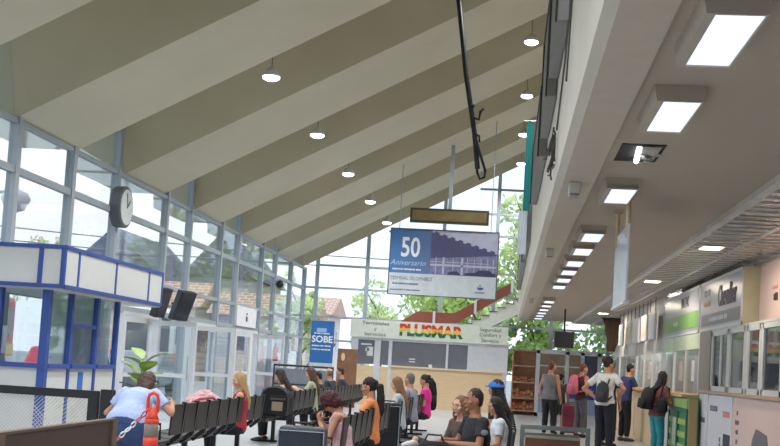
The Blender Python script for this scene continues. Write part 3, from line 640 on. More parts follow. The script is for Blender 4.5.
bm = NB(); box(bm, -.02, -.016, -.82, -.35, .0, .68); obj('black_picture', bm, INKD, p); bm = NB(); box(bm, -.024, -.02, -.72, -.48, .05, .3); box(bm, -.024, -.02, -.72, -.48, .36, .5); obj('pink_picture', bm, INKR, p)
p = poster('poster', 'large pale pink poster with a column of words and a dark figure', 12.6, 15.92, .02, 1.23, PINK)
for k, s in enumerate(((2,), (5,), (3,), (2,), (4,), (6,), (4,))): ln(p, s, .1, 1.32, 1.0-.125*k, INK)
bm = NB(); prism(bm, [(.25, 0), (.62, .1), (.62, .3), (.5, .5), (.38, .72), (.2, .85), (-.4, .8), (-.9, 0)], 'x', -.018, -.016); obj('printed_suitcase', bm, mat('print_slate', S(96, 94, 100), .6), p)
bm = NB(); obox(bm, (-.02, .45, .35), (1, 0, 0), (0, .8, -.6), (0, .6, .8), .005, .5, .04); obj('printed_strap', bm, POSTW, p)
t = thing('pink_sign', 'pale pink sign board with dark lettering on the near office', 'sign', (3.3, 13.9, 2.2))
bx('board', PINK, t, -.03, .03, -2.2, 1.5, 0, .77); strokes('lettering', (3,), .16, INKD, t, (-.034, .55, .3), SIDE_L); strokes('lettering', (2, 5), .07, INKR, t, (-.034, .62, .42), SIDE_L)
# lit boxes above
def lightbox(name, label, ya, yb, x0=3.08, wd=.25, z0=2.19, z1=2.96):
    p = thing(name, label, 'sign', (x0, (ya+yb)/2, z0)); h = (yb-ya)/2
    bx('casing', mat('lightbox_beige', S(188, 178, 150), .5), p, 0, wd, -h, h, 0, z1-z0)
    bm = NB()
    for q in ((-h, -h+.04, 0, z1-z0), (h-.04, h, 0, z1-z0), (-h, h, 0, .04), (-h, h, z1-z0-.04, z1-z0)): box(bm, -.012, 0, *q)
    obj('edge_frame', bm, ALUW, p); return p, h
LBF = mat('lightbox_face', S(160, 164, 178), .3, var=.03)
p, h = lightbox('light_box_sign', 'light box sign with cursive grey letters and a dark lower panel', 15.52, 18.85)
bx('face', LBF, p, -.006, 0, -h+.04, h-.04, .04, .73)
words('lettering', 'Chevallier', .42, INK, p, (-.012, -.6, .46), SIDE_L, bold=.01, sx=.8); strokes('lettering', (6,), .17, mat('ink_violet', S(92, 88, 140), .5), p, (-.012, .95, .58), SIDE_L); strokes('lettering', (9,), .12, mat('ink_rust', S(196, 120, 90), .5), p, (-.012, .95, .41), SIDE_L); 
bx('lower_panel', mat('lightbox_slate', S(112, 112, 120), .4), p, -.009, -.006, -h+.15, h-.2, .07, .25); strokes('lettering', (2, 8, 7, 4), .12, PALE, p, (-.012, 0, .16), SIDE_L)
p, h = lightbox('light_box_sign', 'light box sign with a green lower band beyond the cursive-lettered one', 18.9, 23.1)
bx('face', LBF, p, -.006, 0, -h+.04, h-.04, .04, .73); bx('green_band', mat('sign_green', S(112, 164, 84), .4), p, -.009, -.006, -h+.04, h-.04, .10, .37); words('lettering', 'VIA TAC', .26, INK, p, (-.012, -.6, .56), SIDE_L, sx=.9); strokes('lettering', (2, 6), .13, PALE, p, (-.012, .4, .23), SIDE_L)
# further ticket counters
PALEG = mat('pale_green_glass_band', S(196, 212, 182), .4)
offs = [('second ticket office, glazed above a counter, with a pale green band under its sign', 18.72, 23.0, PALEG, POSTW), ('third ticket office with white posts and wooden counter front', 23.1, 27.6, OFFW, WOODP), ('farthest ticket office with white frames beside the blue cabinet', 27.7, 33.5, OFFW, WOODP)]
for lab, a, b, bandm, frontm in offs:
    t = thing('ticket_counter', lab, 'ticket office', (3.1, (a+b)/2, 0), 0, 'ticket offices along the right'); h = (b-a)/2
    bx('front_panel', frontm, t, .0, .06, -h, h, 0, 1.14); bx('worktop', mat('counter_top_wood', S(198, 160, 112), .4), t, -.28, .35, -h, h, 1.14, 1.19)
    n_ = 3
    for k in range(n_+1): y = -h+.05+(2*h-.1)*k/n_; bx('post', ALUW, t, -.025, .025, y-.03, y+.03, 1.19, 2.19)
    for k in range(n_):
        y = -h+.1+(2*h-.1)*k/n_; bx('pane', GL, t, -.004, .004, y, y+(2*h-.1)/n_-.1, 1.19, 1.93)
    bx('valance', bandm, t, -.02, .02, -h, h, 1.93, 2.185)
    bx('header' if a > 20 else 'rear_header', OFFW, t, .3, .34, -h, h, 2.19, 3.04) if a < 20 else bx('header', OFFW, t, .0, .06, -h, h, 2.19, 3.04)
    bx('back_wall', mat('office_back', S(206, 208, 206), .8), t, 1.6, 1.66, -h, h, 0, 2.98); bx('partition', OFFW, t, .06, 1.6, h-.06, h, 0, 2.98)
    for k in range(2): bx('paper_notice', [POSTW, PINK][k], t, -.012, -.008, -h+.5+k*1.4, -h+.8+k*1.4, 1.4, 1.75)
    bx('back_shelf', PALE, t, 1.3, 1.6, -h+.2, h-.3, 1.3, 1.7)
# small hanging boards over the far counters
for k, y in enumerate((23.8, 25.1, 26.6, 28.2, 30.0)):
    p = thing('hanging_board', '%s small white notice board over the far ticket counters' % ['nearest', 'second', 'third', 'fourth', 'farthest'][k], 'sign', (2.95, y, 2.2), 0, 'notice boards over the counters')
    bx('board', POSTW, p, -.02, .02, -.5, .5, 0, .55); bx('print', [PALE, PINK, PALE, mat('print_sand', S(206, 186, 150), .5), PALE][k], p, -.024, -.02, -.42, .42, .1, .42); bm = NB(); tube(bm, [(0, -.4, .55), (0, -.4, .84)], .008, 5); obj('hanger', bm, BLACK, p); bm = NB(); tube(bm, [(0, .4, .55), (0, .4, .84)], .008, 5); obj('hanger', bm, BLACK, p)
# glass-doored green cabinet standing before the second office
GC = mat('cabinet_green', S(58, 128, 92), .4)
t = thing('drinks_cooler', 'green glass-fronted cabinet with yellow-green shelves below the second ticket counter', 'cabinet', (2.86, 19.4, 0))
bx('carcass', GC, t, .03, .2, -1.0, 1.0, 0, 1.135, bevel=.01); bx('side_panel', mat('yellowish_wood', S(158, 138, 92), .5), t, .03, .16, -1.06, -1.0, 0, 1.13)
bx('header_strip', mat('lime_header', S(150, 184, 110), .4), t, .0, .03, -1.0, 1.0, .97, 1.12)
for y in (-.5, .5):
    bm = NB(); box(bm, .0, .03, y-.49, y-.43, .05, .96); box(bm, 0, .03, y+.43, y+.49, .05, .96); box(bm, 0, .03, y-.43, y+.43, .9, .96); box(bm, 0, .03, y-.43, y+.43, .05, .12); dr = obj('door', bm, mat('door_green', S(36, 104, 76), .4), t)
    bm = NB(); tube(bm, [(-.03, y-.4*1 if y > 0 else y+.4, .35), (-.03, y-.4 if y > 0 else y+.4, .8)], .014); obj('handle', bm, ALUW, dr)
for z in (.3, .5, .7): bx('shelf_stock', mat('lime_stock', S(148, 172, 72), .5, var=.3, scale=9), t, .012, .028, -.95, .95, z, z+.09)
# ------------------------------------------------------------------ benches: rows of seats on a beam, all facing the left wall
SEATB = mat('seat_brown_black', S(44, 38, 36), .5, var=.15, scale=4); FRAMEB = mat('bench_frame_black', S(26, 26, 28), .4)
def slab(bm, pts, t, y0, y1):
    # a bent sheet following pts (x, z) with thickness t
    for (xa, za), (xb, zb) in zip(pts, pts[1:]):
        d = Vector((xb-xa, 0, zb-za)); L = d.length; d.normalize()
        obox(bm, ((xa+xb)/2, (y0+y1)/2, (za+zb)/2), d, (0, 1, 0), (-d.z, 0, d.x), L+.008, y1-y0, t)
def bench(label, xr, ya, n, pitch=.5, lead=0, skip=()):
    t = thing('bench_row', label, 'bench', (xr, ya, 0), 0, 'rows of black waiting benches')
    bm = NB(); slab(bm, [(-.02, .53), (-.012, .66), (.0, .84)], .022, .03, pitch-.07); back_me = obj('backrest', bm, SEATB, t, bevel=.006)
    bm = NB(); slab(bm, [(-.52, .45), (-.48, .475), (-.12, .44)], .03, .03, pitch-.04); seat_me = obj('seat', bm, SEATB, t, bevel=.006)
    bm = NB()
    slab(bm, [(-.16, .40), (-.035, .50), (.004, .855)], .05, pitch-.065, pitch-.02)
    sup = obj('back_support', bm, FRAMEB, t)
    for k in range(-lead, n):
        for o in (back_me, seat_me, sup):
            if k < 0 and o is not seat_me: continue
            if k == 0: continue
            c = o.copy(); C.objects.link(c); c.parent = t; c.location = (0, k*pitch, 0)
    bm = NB(); box(bm, -.32, -.24, -.1-lead*pitch, n*pitch+.05, .36, .42); obj('beam', bm, FRAMEB, t)
    L = n*pitch; k_ = max(2, round(L/1.6)+1)
    for k in range(k_):
        y = .25+(L-.5)*k/(k_-1); bm = NB(); box(bm, -.31, -.25, y-.03, y+.03, .03, .37); box(bm, -.5, -.06, y-.03, y+.03, 0, .035); obj('leg', bm, FRAMEB, t, bevel=.005)
    for y in (-.02, L-.01):
        bm = NB(); tube(bm, [(-.1, y, .48), (-.1, y, .64), (-.46, y, .64), (-.46, y, .46)], .016, 6); obj('armrest', bm, FRAMEB, t)
    return t
bench('near left row of black bench seats, starting at the woman in pale blue', -3.34, 11.5, 9, lead=1)
bench('far row of black bench seats on the left, beyond the upright black suitcase', -3.42, 18.4, 20, lead=1)
bench('near row of black bench seats in the middle, under the woman with dark red hair', -1.53, 11.2, 9)
bench('far row of black bench seats in the middle, beyond the tall black suitcase', -1.50, 17.3, 15)
bench('row of black bench seats at the right, under the couple', .12, 10.55, 9)

# ------------------------------------------------------------------ low partitions
BP = mat('brown_laminate', S(70, 48, 45), .6, var=.06); TANP = mat('tan_edge_post', S(104, 84, 70), .6)
t = thing('low_partition', 'brown laminate low partition with tan end post at the lower left corner', 'partition', (-2.7, 6.6, 0))
bx('panel', BP, t, -.015, .015, -.55, 1.2, .05, .885); bx('panel', BP, t, -.015, .015, -2.2, -.63, .05, .885)
bx('top_edge', TANP, t, -.022, .022, -2.2, 1.28, .885, .9)
for y in (1.24, -.59): bx('post', TANP, t, -.03, .03, y-.045, y+.045, 0, .885)
t = thing('low_partition', 'grey-green tube frame with a brown panel, standing at bottom right centre', 'partition', (.48, 10.8, 0))
GG = mat('greygreen_tube', S(112, 122, 118), .45, .3)
bm = NB(); box(bm, -.30, .34, -.02, .02, .87, .91); box(bm, -.30, -.26, -.02, .02, 0, .87); box(bm, .30, .34, -.02, .02, 0, .87); obj('frame', bm, GG, t, bevel=.004)
bx('panel', mat('partition_brown', S(104, 62, 44), .5, var=.1, stretch=(1, 1, 8)), t, -.25, .25, -.015, .015, .2, .79); bx('panel_edge', mat('panel_edge_grey', S(140, 136, 122), .5), t, -.25, .25, -.02, .02, .79, .815)
bm = NB(); box(bm, .22, .26, .3, .34, 0, .8); box(bm, -.26, .26, .3, .34, .78, .82); obj('rear_frame', bm, GG, t)
# black mesh barrier
t = thing('mesh_barrier', 'black framed white mesh barrier in front of the kiosk', 'barrier', (-4.5, 11.1, 0))
bm = NB(); box(bm, -1.4, .53, -.03, .03, .87, .95); box(bm, .43, .53, -.03, .03, .0, .87); box(bm, -1.4, .43, -.03, .03, .1, .16); obj('frame', bm, FRAMEB, t)
bm = NB()
for k in range(48):
    x = -1.4+k*.04
    for s in (1, -1):
        xa, xb = x, x+s*.71
        za, zb = .16, .87
        if xb > .43: zb = .16+(.43-x)/.71*.71; xb = .43
        if xb < -1.4: zb = .16+(x+1.4); xb = -1.4
        if abs(xb-xa) > .02: obox(bm, ((xa+xb)/2, 0, (za+zb)/2), Vector((xb-xa, 0, zb-za)).normalized(), (0, 1, 0), Vector((-(zb-za), 0, xb-xa)).normalized(), Vector((xb-xa, 0, zb-za)).length, .003, .006)
obj('mesh', bm, mat('mesh_pale', S(188, 188, 186), .5), t)
bx('end_post', FRAMEB, t, .56, .68, -.05, .05, .0, .97)
# bollard and chain
OR = mat('bollard_orange', S(232, 66, 44), .5); t = thing('traffic_bollard', 'orange and grey traffic bollard with a loop handle at lower left', 'bollard', (-3.17, 10.3, 0))
bm = NB(); lathe(bm, [(.20, 0), (.18, .04), (.072, .06), (.067, .50)], n=24); obj('base', bm, mat('bollard_black', S(50, 48, 46), .7), t, True)
for z0, z1, m_ in ((.5, .6, OR), (.6, .72, mat('bollard_grey', S(128, 118, 110), .5)), (.72, .76, OR)):
    bm = NB(); lathe(bm, [(.067, z0), (.065, z1)], n=24); obj('band', bm, m_, t, True)
bm = NB(); lathe(bm, [(.065, .76), (.05, .79), (.044, .86)], n=20); obj('neck', bm, OR, t, True)
bm = NB(); tube(bm, [(-.044, 0, .82), (-.048, 0, .93), (-.038, 0, .98), (0, 0, 1.0), (.038, 0, .98), (.048, 0, .93), (.044, 0, .82)], .017, 10); obj('handle', bm, OR, t, True)
t = thing('plastic_chain', 'red and white plastic chain hanging from the orange bollard', 'chain', (-3.17, 10.3, 0)); RW2 = [mat('chain_red', S(196, 60, 56), .5), mat('chain_white', S(226, 224, 224), .5)]
for k in range(22):
    u = k/21; p = Vector((.02-.62*u, -.09-1.1*u, .88-.75*u+.28*(u*u-u))); u2 = (k+1)/21; q = Vector((.02-.62*u2, -.09-1.1*u2, .88-.75*u2+.28*(u2*u2-u2))); d = (q-p).normalized(); x, y, _ = frame(d)
    if k % 2: x = y
    bm = NB(); pts = [p+(q-p)*.5+d*.035*math.cos(a)+x*.018*math.sin(a) for a in [2*PI*j/10 for j in range(11)]]; tube(bm, pts, .007, 6); obj('link', bm, RW2[(k//3) % 2], t, True)

# ------------------------------------------------------------------ luggage
def case(name, label, loc, w_, d_, h_, m, rz=0, handle=True):
    t = thing(name, label, 'suitcase', loc, rz)
    bx('body', m, t, -w_/2, w_/2, -d_/2, d_/2, .05, h_, bevel=.035)
    bm = NB(); box(bm, -w_/2+.03, w_/2-.03, -d_/2-.018, -d_/2+.01, .12, h_*.52); obj('pocket', bm, m, t, bevel=.015)
    bm = NB(); tube(bm, [(-w_/2+.0, -d_/2-.002, .1), (-w_/2, -d_/2-.002, h_-.04), (w_/2, -d_/2-.002, h_-.04), (w_/2, -d_/2-.002, .1)], .007, 5); obj('zip', bm, ALU, t)
    for sx in (-1, 1):
        for sy in (-1, 1):
            bm = NB(); tube(bm, [(sx*(w_/2-.05)-.015, sy*(d_/2-.04), .03), (sx*(w_/2-.05)+.015, sy*(d_/2-.04), .03)], .03, 10); obj('wheel', bm, BLACK, t)
    if handle:
        bm = NB(); tube(bm, [(-.09, 0, h_-.01), (-.09, 0, h_+.03), (.09, 0, h_+.03), (.09, 0, h_-.01)], .012, 6); obj('handle', bm, BLACK, t)
    return t
LUGB = mat('luggage_black', S(26, 26, 30), .8, spec=.2); LUGN = mat('luggage_blueblack', S(34, 42, 54), .45)
# big domed black bag between the left rows
t = thing('travel_bag', 'domed black travel bag with tan patch on the far left row end', 'bag', (-3.56, 18.08, .47))
bm = NB(); prof_ = [(-.21, .0), (-.23, .1), (-.23, .26), (-.2, .36), (-.12, .43), (0, .45), (.12, .43), (.2, .36), (.23, .26), (.23, .1), (.21, .0)]
prism(bm, prof_, 'y', -.2, .2); obj('body', bm, LUGB, t, bevel=.04)
bm = NB(); tube(bm, [(x*.97, -.2, z*.98+.01) for x, z in prof_], .012, 6); obj('zip', bm, mat('zip_slate', S(64, 68, 74), .5), t)
bx('front_pocket', LUGB, t, -.06, .2, -.26, -.2, .02, .32, bevel=.02); bx('patch', mat('bag_tan_patch', S(132, 116, 96), .7), t, -.02, .15, -.268, -.26, .08, .22); bx('strap', mat('bag_strap', S(70, 64, 58), .8), t, -.05, .19, -.27, -.255, .25, .28)
bm = NB(); tube(bm, [(-.08, 0, .4), (-.06, 0, .45), (.06, 0, .45), (.08, 0, .4)], .012, 6); obj('handle', bm, BLACK, t)
case('suitcase', 'blue-black open-topped suitcase standing at bottom centre beside the woman with dark red hair', (-1.84, 10.75, 0), .43, .27, .76, LUGN)
case('suitcase', 'tall plain black suitcase between the two middle bench rows', (-1.64, 16.75, 0), .36, .25, .82, LUGB)
case('suitcase', 'dark red upright suitcase on the floor beside the pink backpack', (1.55, 26.9, 0), .38, .25, .72, mat('luggage_red', S(128, 48, 66), .5), .1)
t = thing('handbag', 'black handbag resting on the lap of the man in black', 'bag', (-.60, 10.6, .53))
bm = NB(); loft(bm, [((0, 0, z), (1, 0, 0), (0, 1, 0), rx, ry) for z, rx, ry in ((0, .14, .09), (.04, .17, .11), (.12, .16, .1), (.18, .12, .06))], 18); obj('body', bm, LUGB, t, True)
bm = NB(); tube(bm, [(-.1, 0, .16), (-.06, 0, .24), (.06, 0, .24), (.1, 0, .16)], .01, 6); obj('strap', bm, BLACK, t); bx('buckle', mat('buckle_tan', S(140, 116, 92), .4), t, -.03, .03, -.115, -.1, .07, .1)

# ------------------------------------------------------------------ potted plant by the kiosk
t = thing('potted_plant', 'tall potted dieffenbachia with broad yellow-green leaves beside the kiosk', 'plant', (-4.95, 15.5, 0))
bm = NB(); lathe(bm, [(.14, 0), (.19, .30), (.21, .34), (.19, .34), (.16, .30)]); obj('pot', bm, mat('pot_terracotta', S(120, 96, 84), .8), t, True)
bm = NB(); tube(bm, [(0, 0, .3), (.02, 0, .7), (-.02, 0, 1.1)], [.025, .02, .012]); obj('stem', bm, mat('plant_stem', S(74, 96, 50), .7), t, True)
LEAF = mat('variegated_leaf', S(146, 176, 84), .5, var=.45, scale=5); LEAFD = mat('plant_leaf_dark', S(54, 96, 52), .5, var=.3, scale=8)
random.seed(21)
for k in range(15):
    a = k*2.4+.3; z = .62+.045*k; L = random.uniform(.26, .34); el = random.uniform(.7, 1.15); W = L*.40
    d = Vector((math.cos(a), math.sin(a), 0)); bm = NB(); R = []
    for j in range(8):
        u = j/7; w_ = W*math.sin(PI*min(1, u*.93+.06))**.8; c = Vector((0, 0, z))+d*(.04+L*u*math.cos(el*.6))+Vector((0, 0, L*(u*math.sin(el)-.38*u*u))); s = Vector((-d.y, d.x, 0))
        R.append([bm.verts.new(c+s*w_+Vector((0, 0, .02))), bm.verts.new(c), bm.verts.new(c-s*w_+Vector((0, 0, .02)))])
    for p, q in zip(R, R[1:]):
        for i in range(2): bm.faces.new((p[i], p[i+1], q[i+1], q[i]))
    obj('leaf', bm, LEAF if k > 5 else LEAFD, t, True)
# ------------------------------------------------------------------ the street outside
def leafmat(name, c, var):
    m = bpy.data.materials.new(name); m.use_nodes = True; nt = m.node_tree
    for n in list(nt.nodes): nt.nodes.remove(n)
    o = nt.nodes.new('ShaderNodeOutputMaterial'); d = nt.nodes.new('ShaderNodeBsdfDiffuse'); tr = nt.nodes.new('ShaderNodeBsdfTranslucent'); x = nt.nodes.new('ShaderNodeMixShader'); x.inputs[0].default_value = .45
    tc = nt.nodes.new('ShaderNodeTexCoord'); nz = nt.nodes.new('ShaderNodeTexNoise'); nz.inputs['Scale'].default_value = 1.4; rp = nt.nodes.new('ShaderNodeValToRGB'); rp.color_ramp.elements[0].position = .35; rp.color_ramp.elements[1].position = .65
    rp.color_ramp.elements[0].color = (*[v*(1-var) for v in c], 1); rp.color_ramp.elements[1].color = (*[min(1, v*(1+var)) for v in c], 1)
    nt.links.new(tc.outputs['Object'], nz.inputs['Vector']); nt.links.new(nz.outputs['Fac'], rp.inputs['Fac'])
    for s in (d, tr): nt.links.new(rp.outputs['Color'], s.inputs['Color'])
    nt.links.new(d.outputs[0], x.inputs[1]); nt.links.new(tr.outputs[0], x.inputs[2]); nt.links.new(x.outputs[0], o.inputs[0]); return m
LM = [leafmat('foliage_bright', S(186, 206, 120), .35), leafmat('foliage_mid', S(166, 192, 122), .4), leafmat('foliage_pale', S(206, 218, 156), .3)]
BARK = mat('bark', S(120, 104, 88), .9, var=.25, scale=12)
def tree(label, x, y, h, r, mi, n=2200, zc=.62, seed=0, ls=.17, rz=None):
    random.seed(seed); t = thing('tree', label, 'tree', (x, y, -.14), 0, 'trees outside the terminal')
    bm = NB(); tube(bm, [(0, 0, 0), (.08, 0, h*.25), (-.05, .05, h*.5), (.05, 0, h*.8)], [.2, .15, .11, .04])
    for k in range(9):
        a = k*2.1; z0 = h*(.3+.05*k); tube(bm, [(0, 0, z0), (math.cos(a)*r*.35, math.sin(a)*r*.35, z0+h*.1), (math.cos(a)*r*.75, math.sin(a)*r*.75, z0+h*.2)], [.07, .045, .015], 6)
    obj('trunk', bm, BARK, t)
    bm = NB(); rz = rz or h*.36
    cl = [(Vector((random.gauss(0, .45)*r, random.gauss(0, .45)*r, h*zc+random.gauss(0, .42)*rz)), random.uniform(.22, .42)*r) for _ in range(26)]
    for _ in range(n):
        c, rr = random.choice(cl); d = Vector((random.gauss(0, 1), random.gauss(0, 1), random.gauss(0, .8))).normalized()*rr*random.uniform(.5, 1)
        p = c+d; e = Vector((random.gauss(0, 1), random.gauss(0, 1), random.gauss(0, 1))).normalized(); g = e.cross(Vector((random.gauss(0, 1), random.gauss(0, 1), random.gauss(0, 1)))).normalized(); s = ls*random.uniform(.6, 1.3)
        bm.faces.new([bm.verts.new(q) for q in (p-e*s, p-g*s*.45, p+e*s, p+g*s*.45)])
    obj('crown', bm, LM[mi], t); return t
tree('bright green tree right behind the big 50 sign outside the far glass wall', -2.6, 49, 7.6, 2.4, 0, 3200, .6, 1)
tree('pale green tree outside the far glass wall, left of the big 50 sign', -6.6, 60, 5.6, 1.8, 2, 1500, .62, 2)
tree('tall yellow-green tree outside at the right of the big 50 sign', 1.0, 50, 9.8, 2.6, 2, 4200, .6, 3)
tree('mid green tree outside above the brown shelf rack', 1.2, 43.4, 4.6, 1.5, 0, 1700, .62, 4)
tree('mid green tree outside behind the ceiling-pole screen', 4.4, 44.5, 4.8, 1.6, 1, 1700, .6, 5)
tree('green tree outside at the far right behind the ticket counters', 7.6, 46, 5.0, 1.6, 0, 1500, .6, 6)
tree('low green tree outside behind the stairs', -1.0, 43.6, 4.4, 1.4, 1, 2200, .5, 12)
tree('yellow-green street tree seen through the left glass beside the clock', -27.0, 66, 8.2, 1.7, 2, 1300, .68, 7)
tree('pale green tree beyond the far glass wall, right of the pink house', -9.4, 52, 5.2, 1.2, 2, 1000, .68, 8)
tree('small conical tree seen through the left glass between kiosk roof and clock', -29.5, 72, 7.6, .8, 1, 700, .62, 9)
# houses
def house(label, x, y, wx, wy, h, rh, wallm, roofm, rz=0, axis='y', wins=True):
    t = thing('house', label, 'house', (x, y, -.14), rz)
    bx('wall', wallm, t, -wx/2, wx/2, -wy/2, wy/2, 0, h)
    bm = NB()
    if axis == 'y': prism(bm, [(-wx/2-.4, h-.05), (0, h+rh), (wx/2+.4, h-.05)], 'y', -wy/2-.4, wy/2+.4)
    else: prism(bm, [(-wy/2-.4, h-.05), (0, h+rh), (wy/2+.4, h-.05)], 'x', -wx/2-.4, wx/2+.4)
    obj('roof', bm, roofm, t)
    if wins:
        for k in (-1, 1):
            f = bx('window', ALUW, t, k*wx*.25-.5, k*wx*.25+.5, -wy/2-.05, -wy/2, h*.45, h*.8); bx('pane', mat('house_window', S(90, 100, 112), .2), f, k*wx*.25-.42, k*wx*.25+.42, -wy/2-.07, -wy/2-.05, h*.48, h*.77)
        for k in (-1, 1):
            f = bx('window', ALUW, t, wx/2, wx/2+.05, k*wy*.25-.5, k*wy*.25+.5, h*.45, h*.8); bx('pane', mat('house_window', S(90, 100, 112), .2), f, wx/2+.05, wx/2+.07, k*wy*.25-.42, k*wy*.25+.42, h*.48, h*.77)
    return t
SLATE = mat('dark_slate_roof', S(92, 88, 98), .8, var=.25, scale=2.5); BRK = brickmat('house_brick', S(214, 200, 190), S(206, 192, 182), S(224, 216, 208), 1., .5, .16, .02, .85, rot=(PI/2, 0, 0))
TILE = brickmat('red_roof_tiles', S(190, 138, 116), S(172, 120, 100), S(216, 204, 192), 1., .5, .3, .03, .8)
house('dark slate gabled house seen through the left glass behind the clock', -23.0, 70, 5.4, 10, 5.6, 2.9, mat('plaster_grey', S(176, 172, 170), .9), SLATE)
house('low house with red tiled roof in front of the dark slate one', -19.5, 60, 7, 4, 3.9, 1.3, BRK, TILE, axis='x')
house('second dark slate gabled house seen through the left glass farther along', -17.7, 74, 3.8, 10, 6.2, 2.6, mat('plaster_grey', S(176, 172, 170), .9), SLATE)
house('brick house with tiled roof behind the far left doors', -12.5, 60, 4.8, 4, 3.6, 1.2, BRK, TILE, axis='x')
house('pink walled house with red tiled roof beyond the far glass wall', -13.6, 75, 4.6, 6, 4.4, 1.2, mat('plaster_pink', S(226, 206, 198), .9), TILE, axis='x')
t = house('pale flat-topped building seen through the glass above the kiosk', -37.5, 70, 7, 8, 6.2, .3, mat('plaster_pale', S(206, 212, 216), .9), mat('flat_roof_grey', S(180, 184, 188), .9))
t = thing('street_lamp', 'grey street lamp with a drooping bowl head above the kiosk', 'street lamp', (-21.5, 46, -.14))
bm = NB(); tube(bm, [(-1, 0, 0), (-1, 0, 7.2), (-.6, 0, 7.6), (.4, 0, 7.75)], .08); obj('pole', bm, ALU, t); bm = NB(); lathe(bm, [(.1, .35), (.5, .2), (.62, -.05), (.4, -.5), (.12, -.62)], (.8, 0, 7.5)); obj('lamp_head', bm, mat('lamp_grey', S(170, 172, 176), .6), t, True)
# power lines
for k, (z0, z1) in enumerate(((8.1, 7.4), (7.3, 6.9))):
    bm = NB(); tube(bm, [(-40+i*4, 55+i*1.2, z0+(z1-z0)*i/10-.5*math.sin(PI*i/10)) for i in range(11)], .035, 5)
    tag(obj('power_line', bm, mat('wire_grey', S(110, 116, 120), .7)), ['upper overhead power line outside the left glass', 'lower overhead power line outside the left glass'][k], 'power line', 'power lines')
# vehicles
def bus(label, x, y, rz, c1, c2, c3, L=10.):
    t = thing('bus', label, 'bus', (x, y, -.14), rz)
    bm = NB(); box(bm, -1.25, 1.25, -L/2, L/2, .4, 3.2); obj('body', bm, c1, t, bevel=.2)
    bx('stripe', c2, t, -1.27, 1.27, -L/2+.1, L/2-.1, 1.0, 1.4); bx('stripe', c3, t, -1.27, 1.27, -L/2+.1, L/2-.1, .65, .95)
    for k in range(5): y_ = -L/2+.6+k*(L-1.2)/5; bx('window', mat('bus_glass', S(60, 70, 80), .15), t, -1.275, 1.275, y_, y_+(L-1.2)/5-.12, 1.75, 2.75)
    bx('windscreen', mat('bus_glass', S(60, 70, 80), .15), t, -1.05, 1.05, -L/2-.02, -L/2+.1, 1.4, 2.8)
    for sx in (-1, 1):
        for yy in (-L*.3, L*.3):
            bm = NB(); tube(bm, [(sx*1.28, yy, .48), (sx*1.0, yy, .48)], .48, 18); obj('wheel', bm, BLACK, t)
    return t
VR, VY, VW = mat('bus_red', S(206, 56, 48), .3), mat('bus_yellow', S(240, 200, 70), .3), mat('bus_white', S(226, 226, 222), .3)
bus('red and yellow striped bus parked outside behind the kiosk', -19.0, 38, .25, VR, VY, VW)
bus('white bus with red stripe parked outside beyond the middle glass doors', -15.5, 50, .2, VW, VR, VY)
def car(label, x, y, rz, m):
    t = thing('car', label, 'car', (x, y, -.14), rz)
    bm = NB(); prism(bm, [(-2.1, .35), (-2.15, .75), (-1.9, .9), (-1.1, 1.0), (-.5, 1.42), (.9, 1.45), (1.6, 1.0), (2.1, .92), (2.15, .4)], 'x', -.85, .85); obj('body', bm, m, t, bevel=.08)
    bm = NB(); prism(bm, [(-.95, 1.0), (-.45, 1.37), (.85, 1.4), (1.4, 1.0)], 'x', -.86, .86); obj('windows', bm, mat('bus_glass', S(60, 70, 80), .15), t)
    for sx in (-1, 1):
        for yy in (-1.35, 1.35):
            bm = NB(); tube(bm, [(sx*.87, yy, .32), (sx*.65, yy, .32)], .32, 16); obj('wheel', bm, BLACK, t)
    return t
car('grey car parked outside the second glass doors', -11.6, 36, .1, mat('car_grey', S(150, 156, 162), .3, .4)); car('red car parked outside the first glass doors', -11.9, 30.5, .1, mat('car_red', S(190, 52, 52), .3))
# ------------------------------------------------------------------ people
def solidify(bm, vox, sm, name, m, parent, disp=0.):
    bmesh.ops.recalc_face_normals(bm, faces=bm.faces[:])
    me = bpy.data.meshes.new('tmp'); bm.to_mesh(me); bm.free()
    o = bpy.data.objects.new('tmp', me); C.objects.link(o)
    r = o.modifiers.new('r', 'REMESH'); r.mode = 'VOXEL'; r.voxel_size = vox
    s = o.modifiers.new('s', 'SMOOTH'); s.factor = .5; s.iterations = sm
    o.name = name; me.name = name
    for x in (m if isinstance(m, (list, tuple)) else [m]): me.materials.append(x)
    o.parent = parent; PENDING.append((o, disp)); return o
PENDING = []
def finish():
    bpy.context.view_layer.update(); dg = bpy.context.evaluated_depsgraph_get()
    outs = [bpy.data.meshes.new_from_object(o.evaluated_get(dg)) for o, _ in PENDING]
    for (o, disp), out in zip(PENDING, outs):
        if disp:
            nr = [v.normal.copy() for v in out.vertices]
            for v, nv in zip(out.vertices, nr):
                v.co += nv*(noise.noise(v.co*38)*disp+noise.noise(Vector((v.co.x*90, v.co.y*90, v.co.z*14)))*disp*.7)
        for p in out.polygons: p.use_smooth = True
        old = o.data; mats = [x for x in old.materials]; o.modifiers.clear(); o.data = out
        out.materials.clear()
        for x in mats: out.materials.append(x)
        bpy.data.meshes.remove(old); out.name = o.name
def lerp(a, b, t): return a+(b-a)*t
X_ = Vector((1, 0, 0))
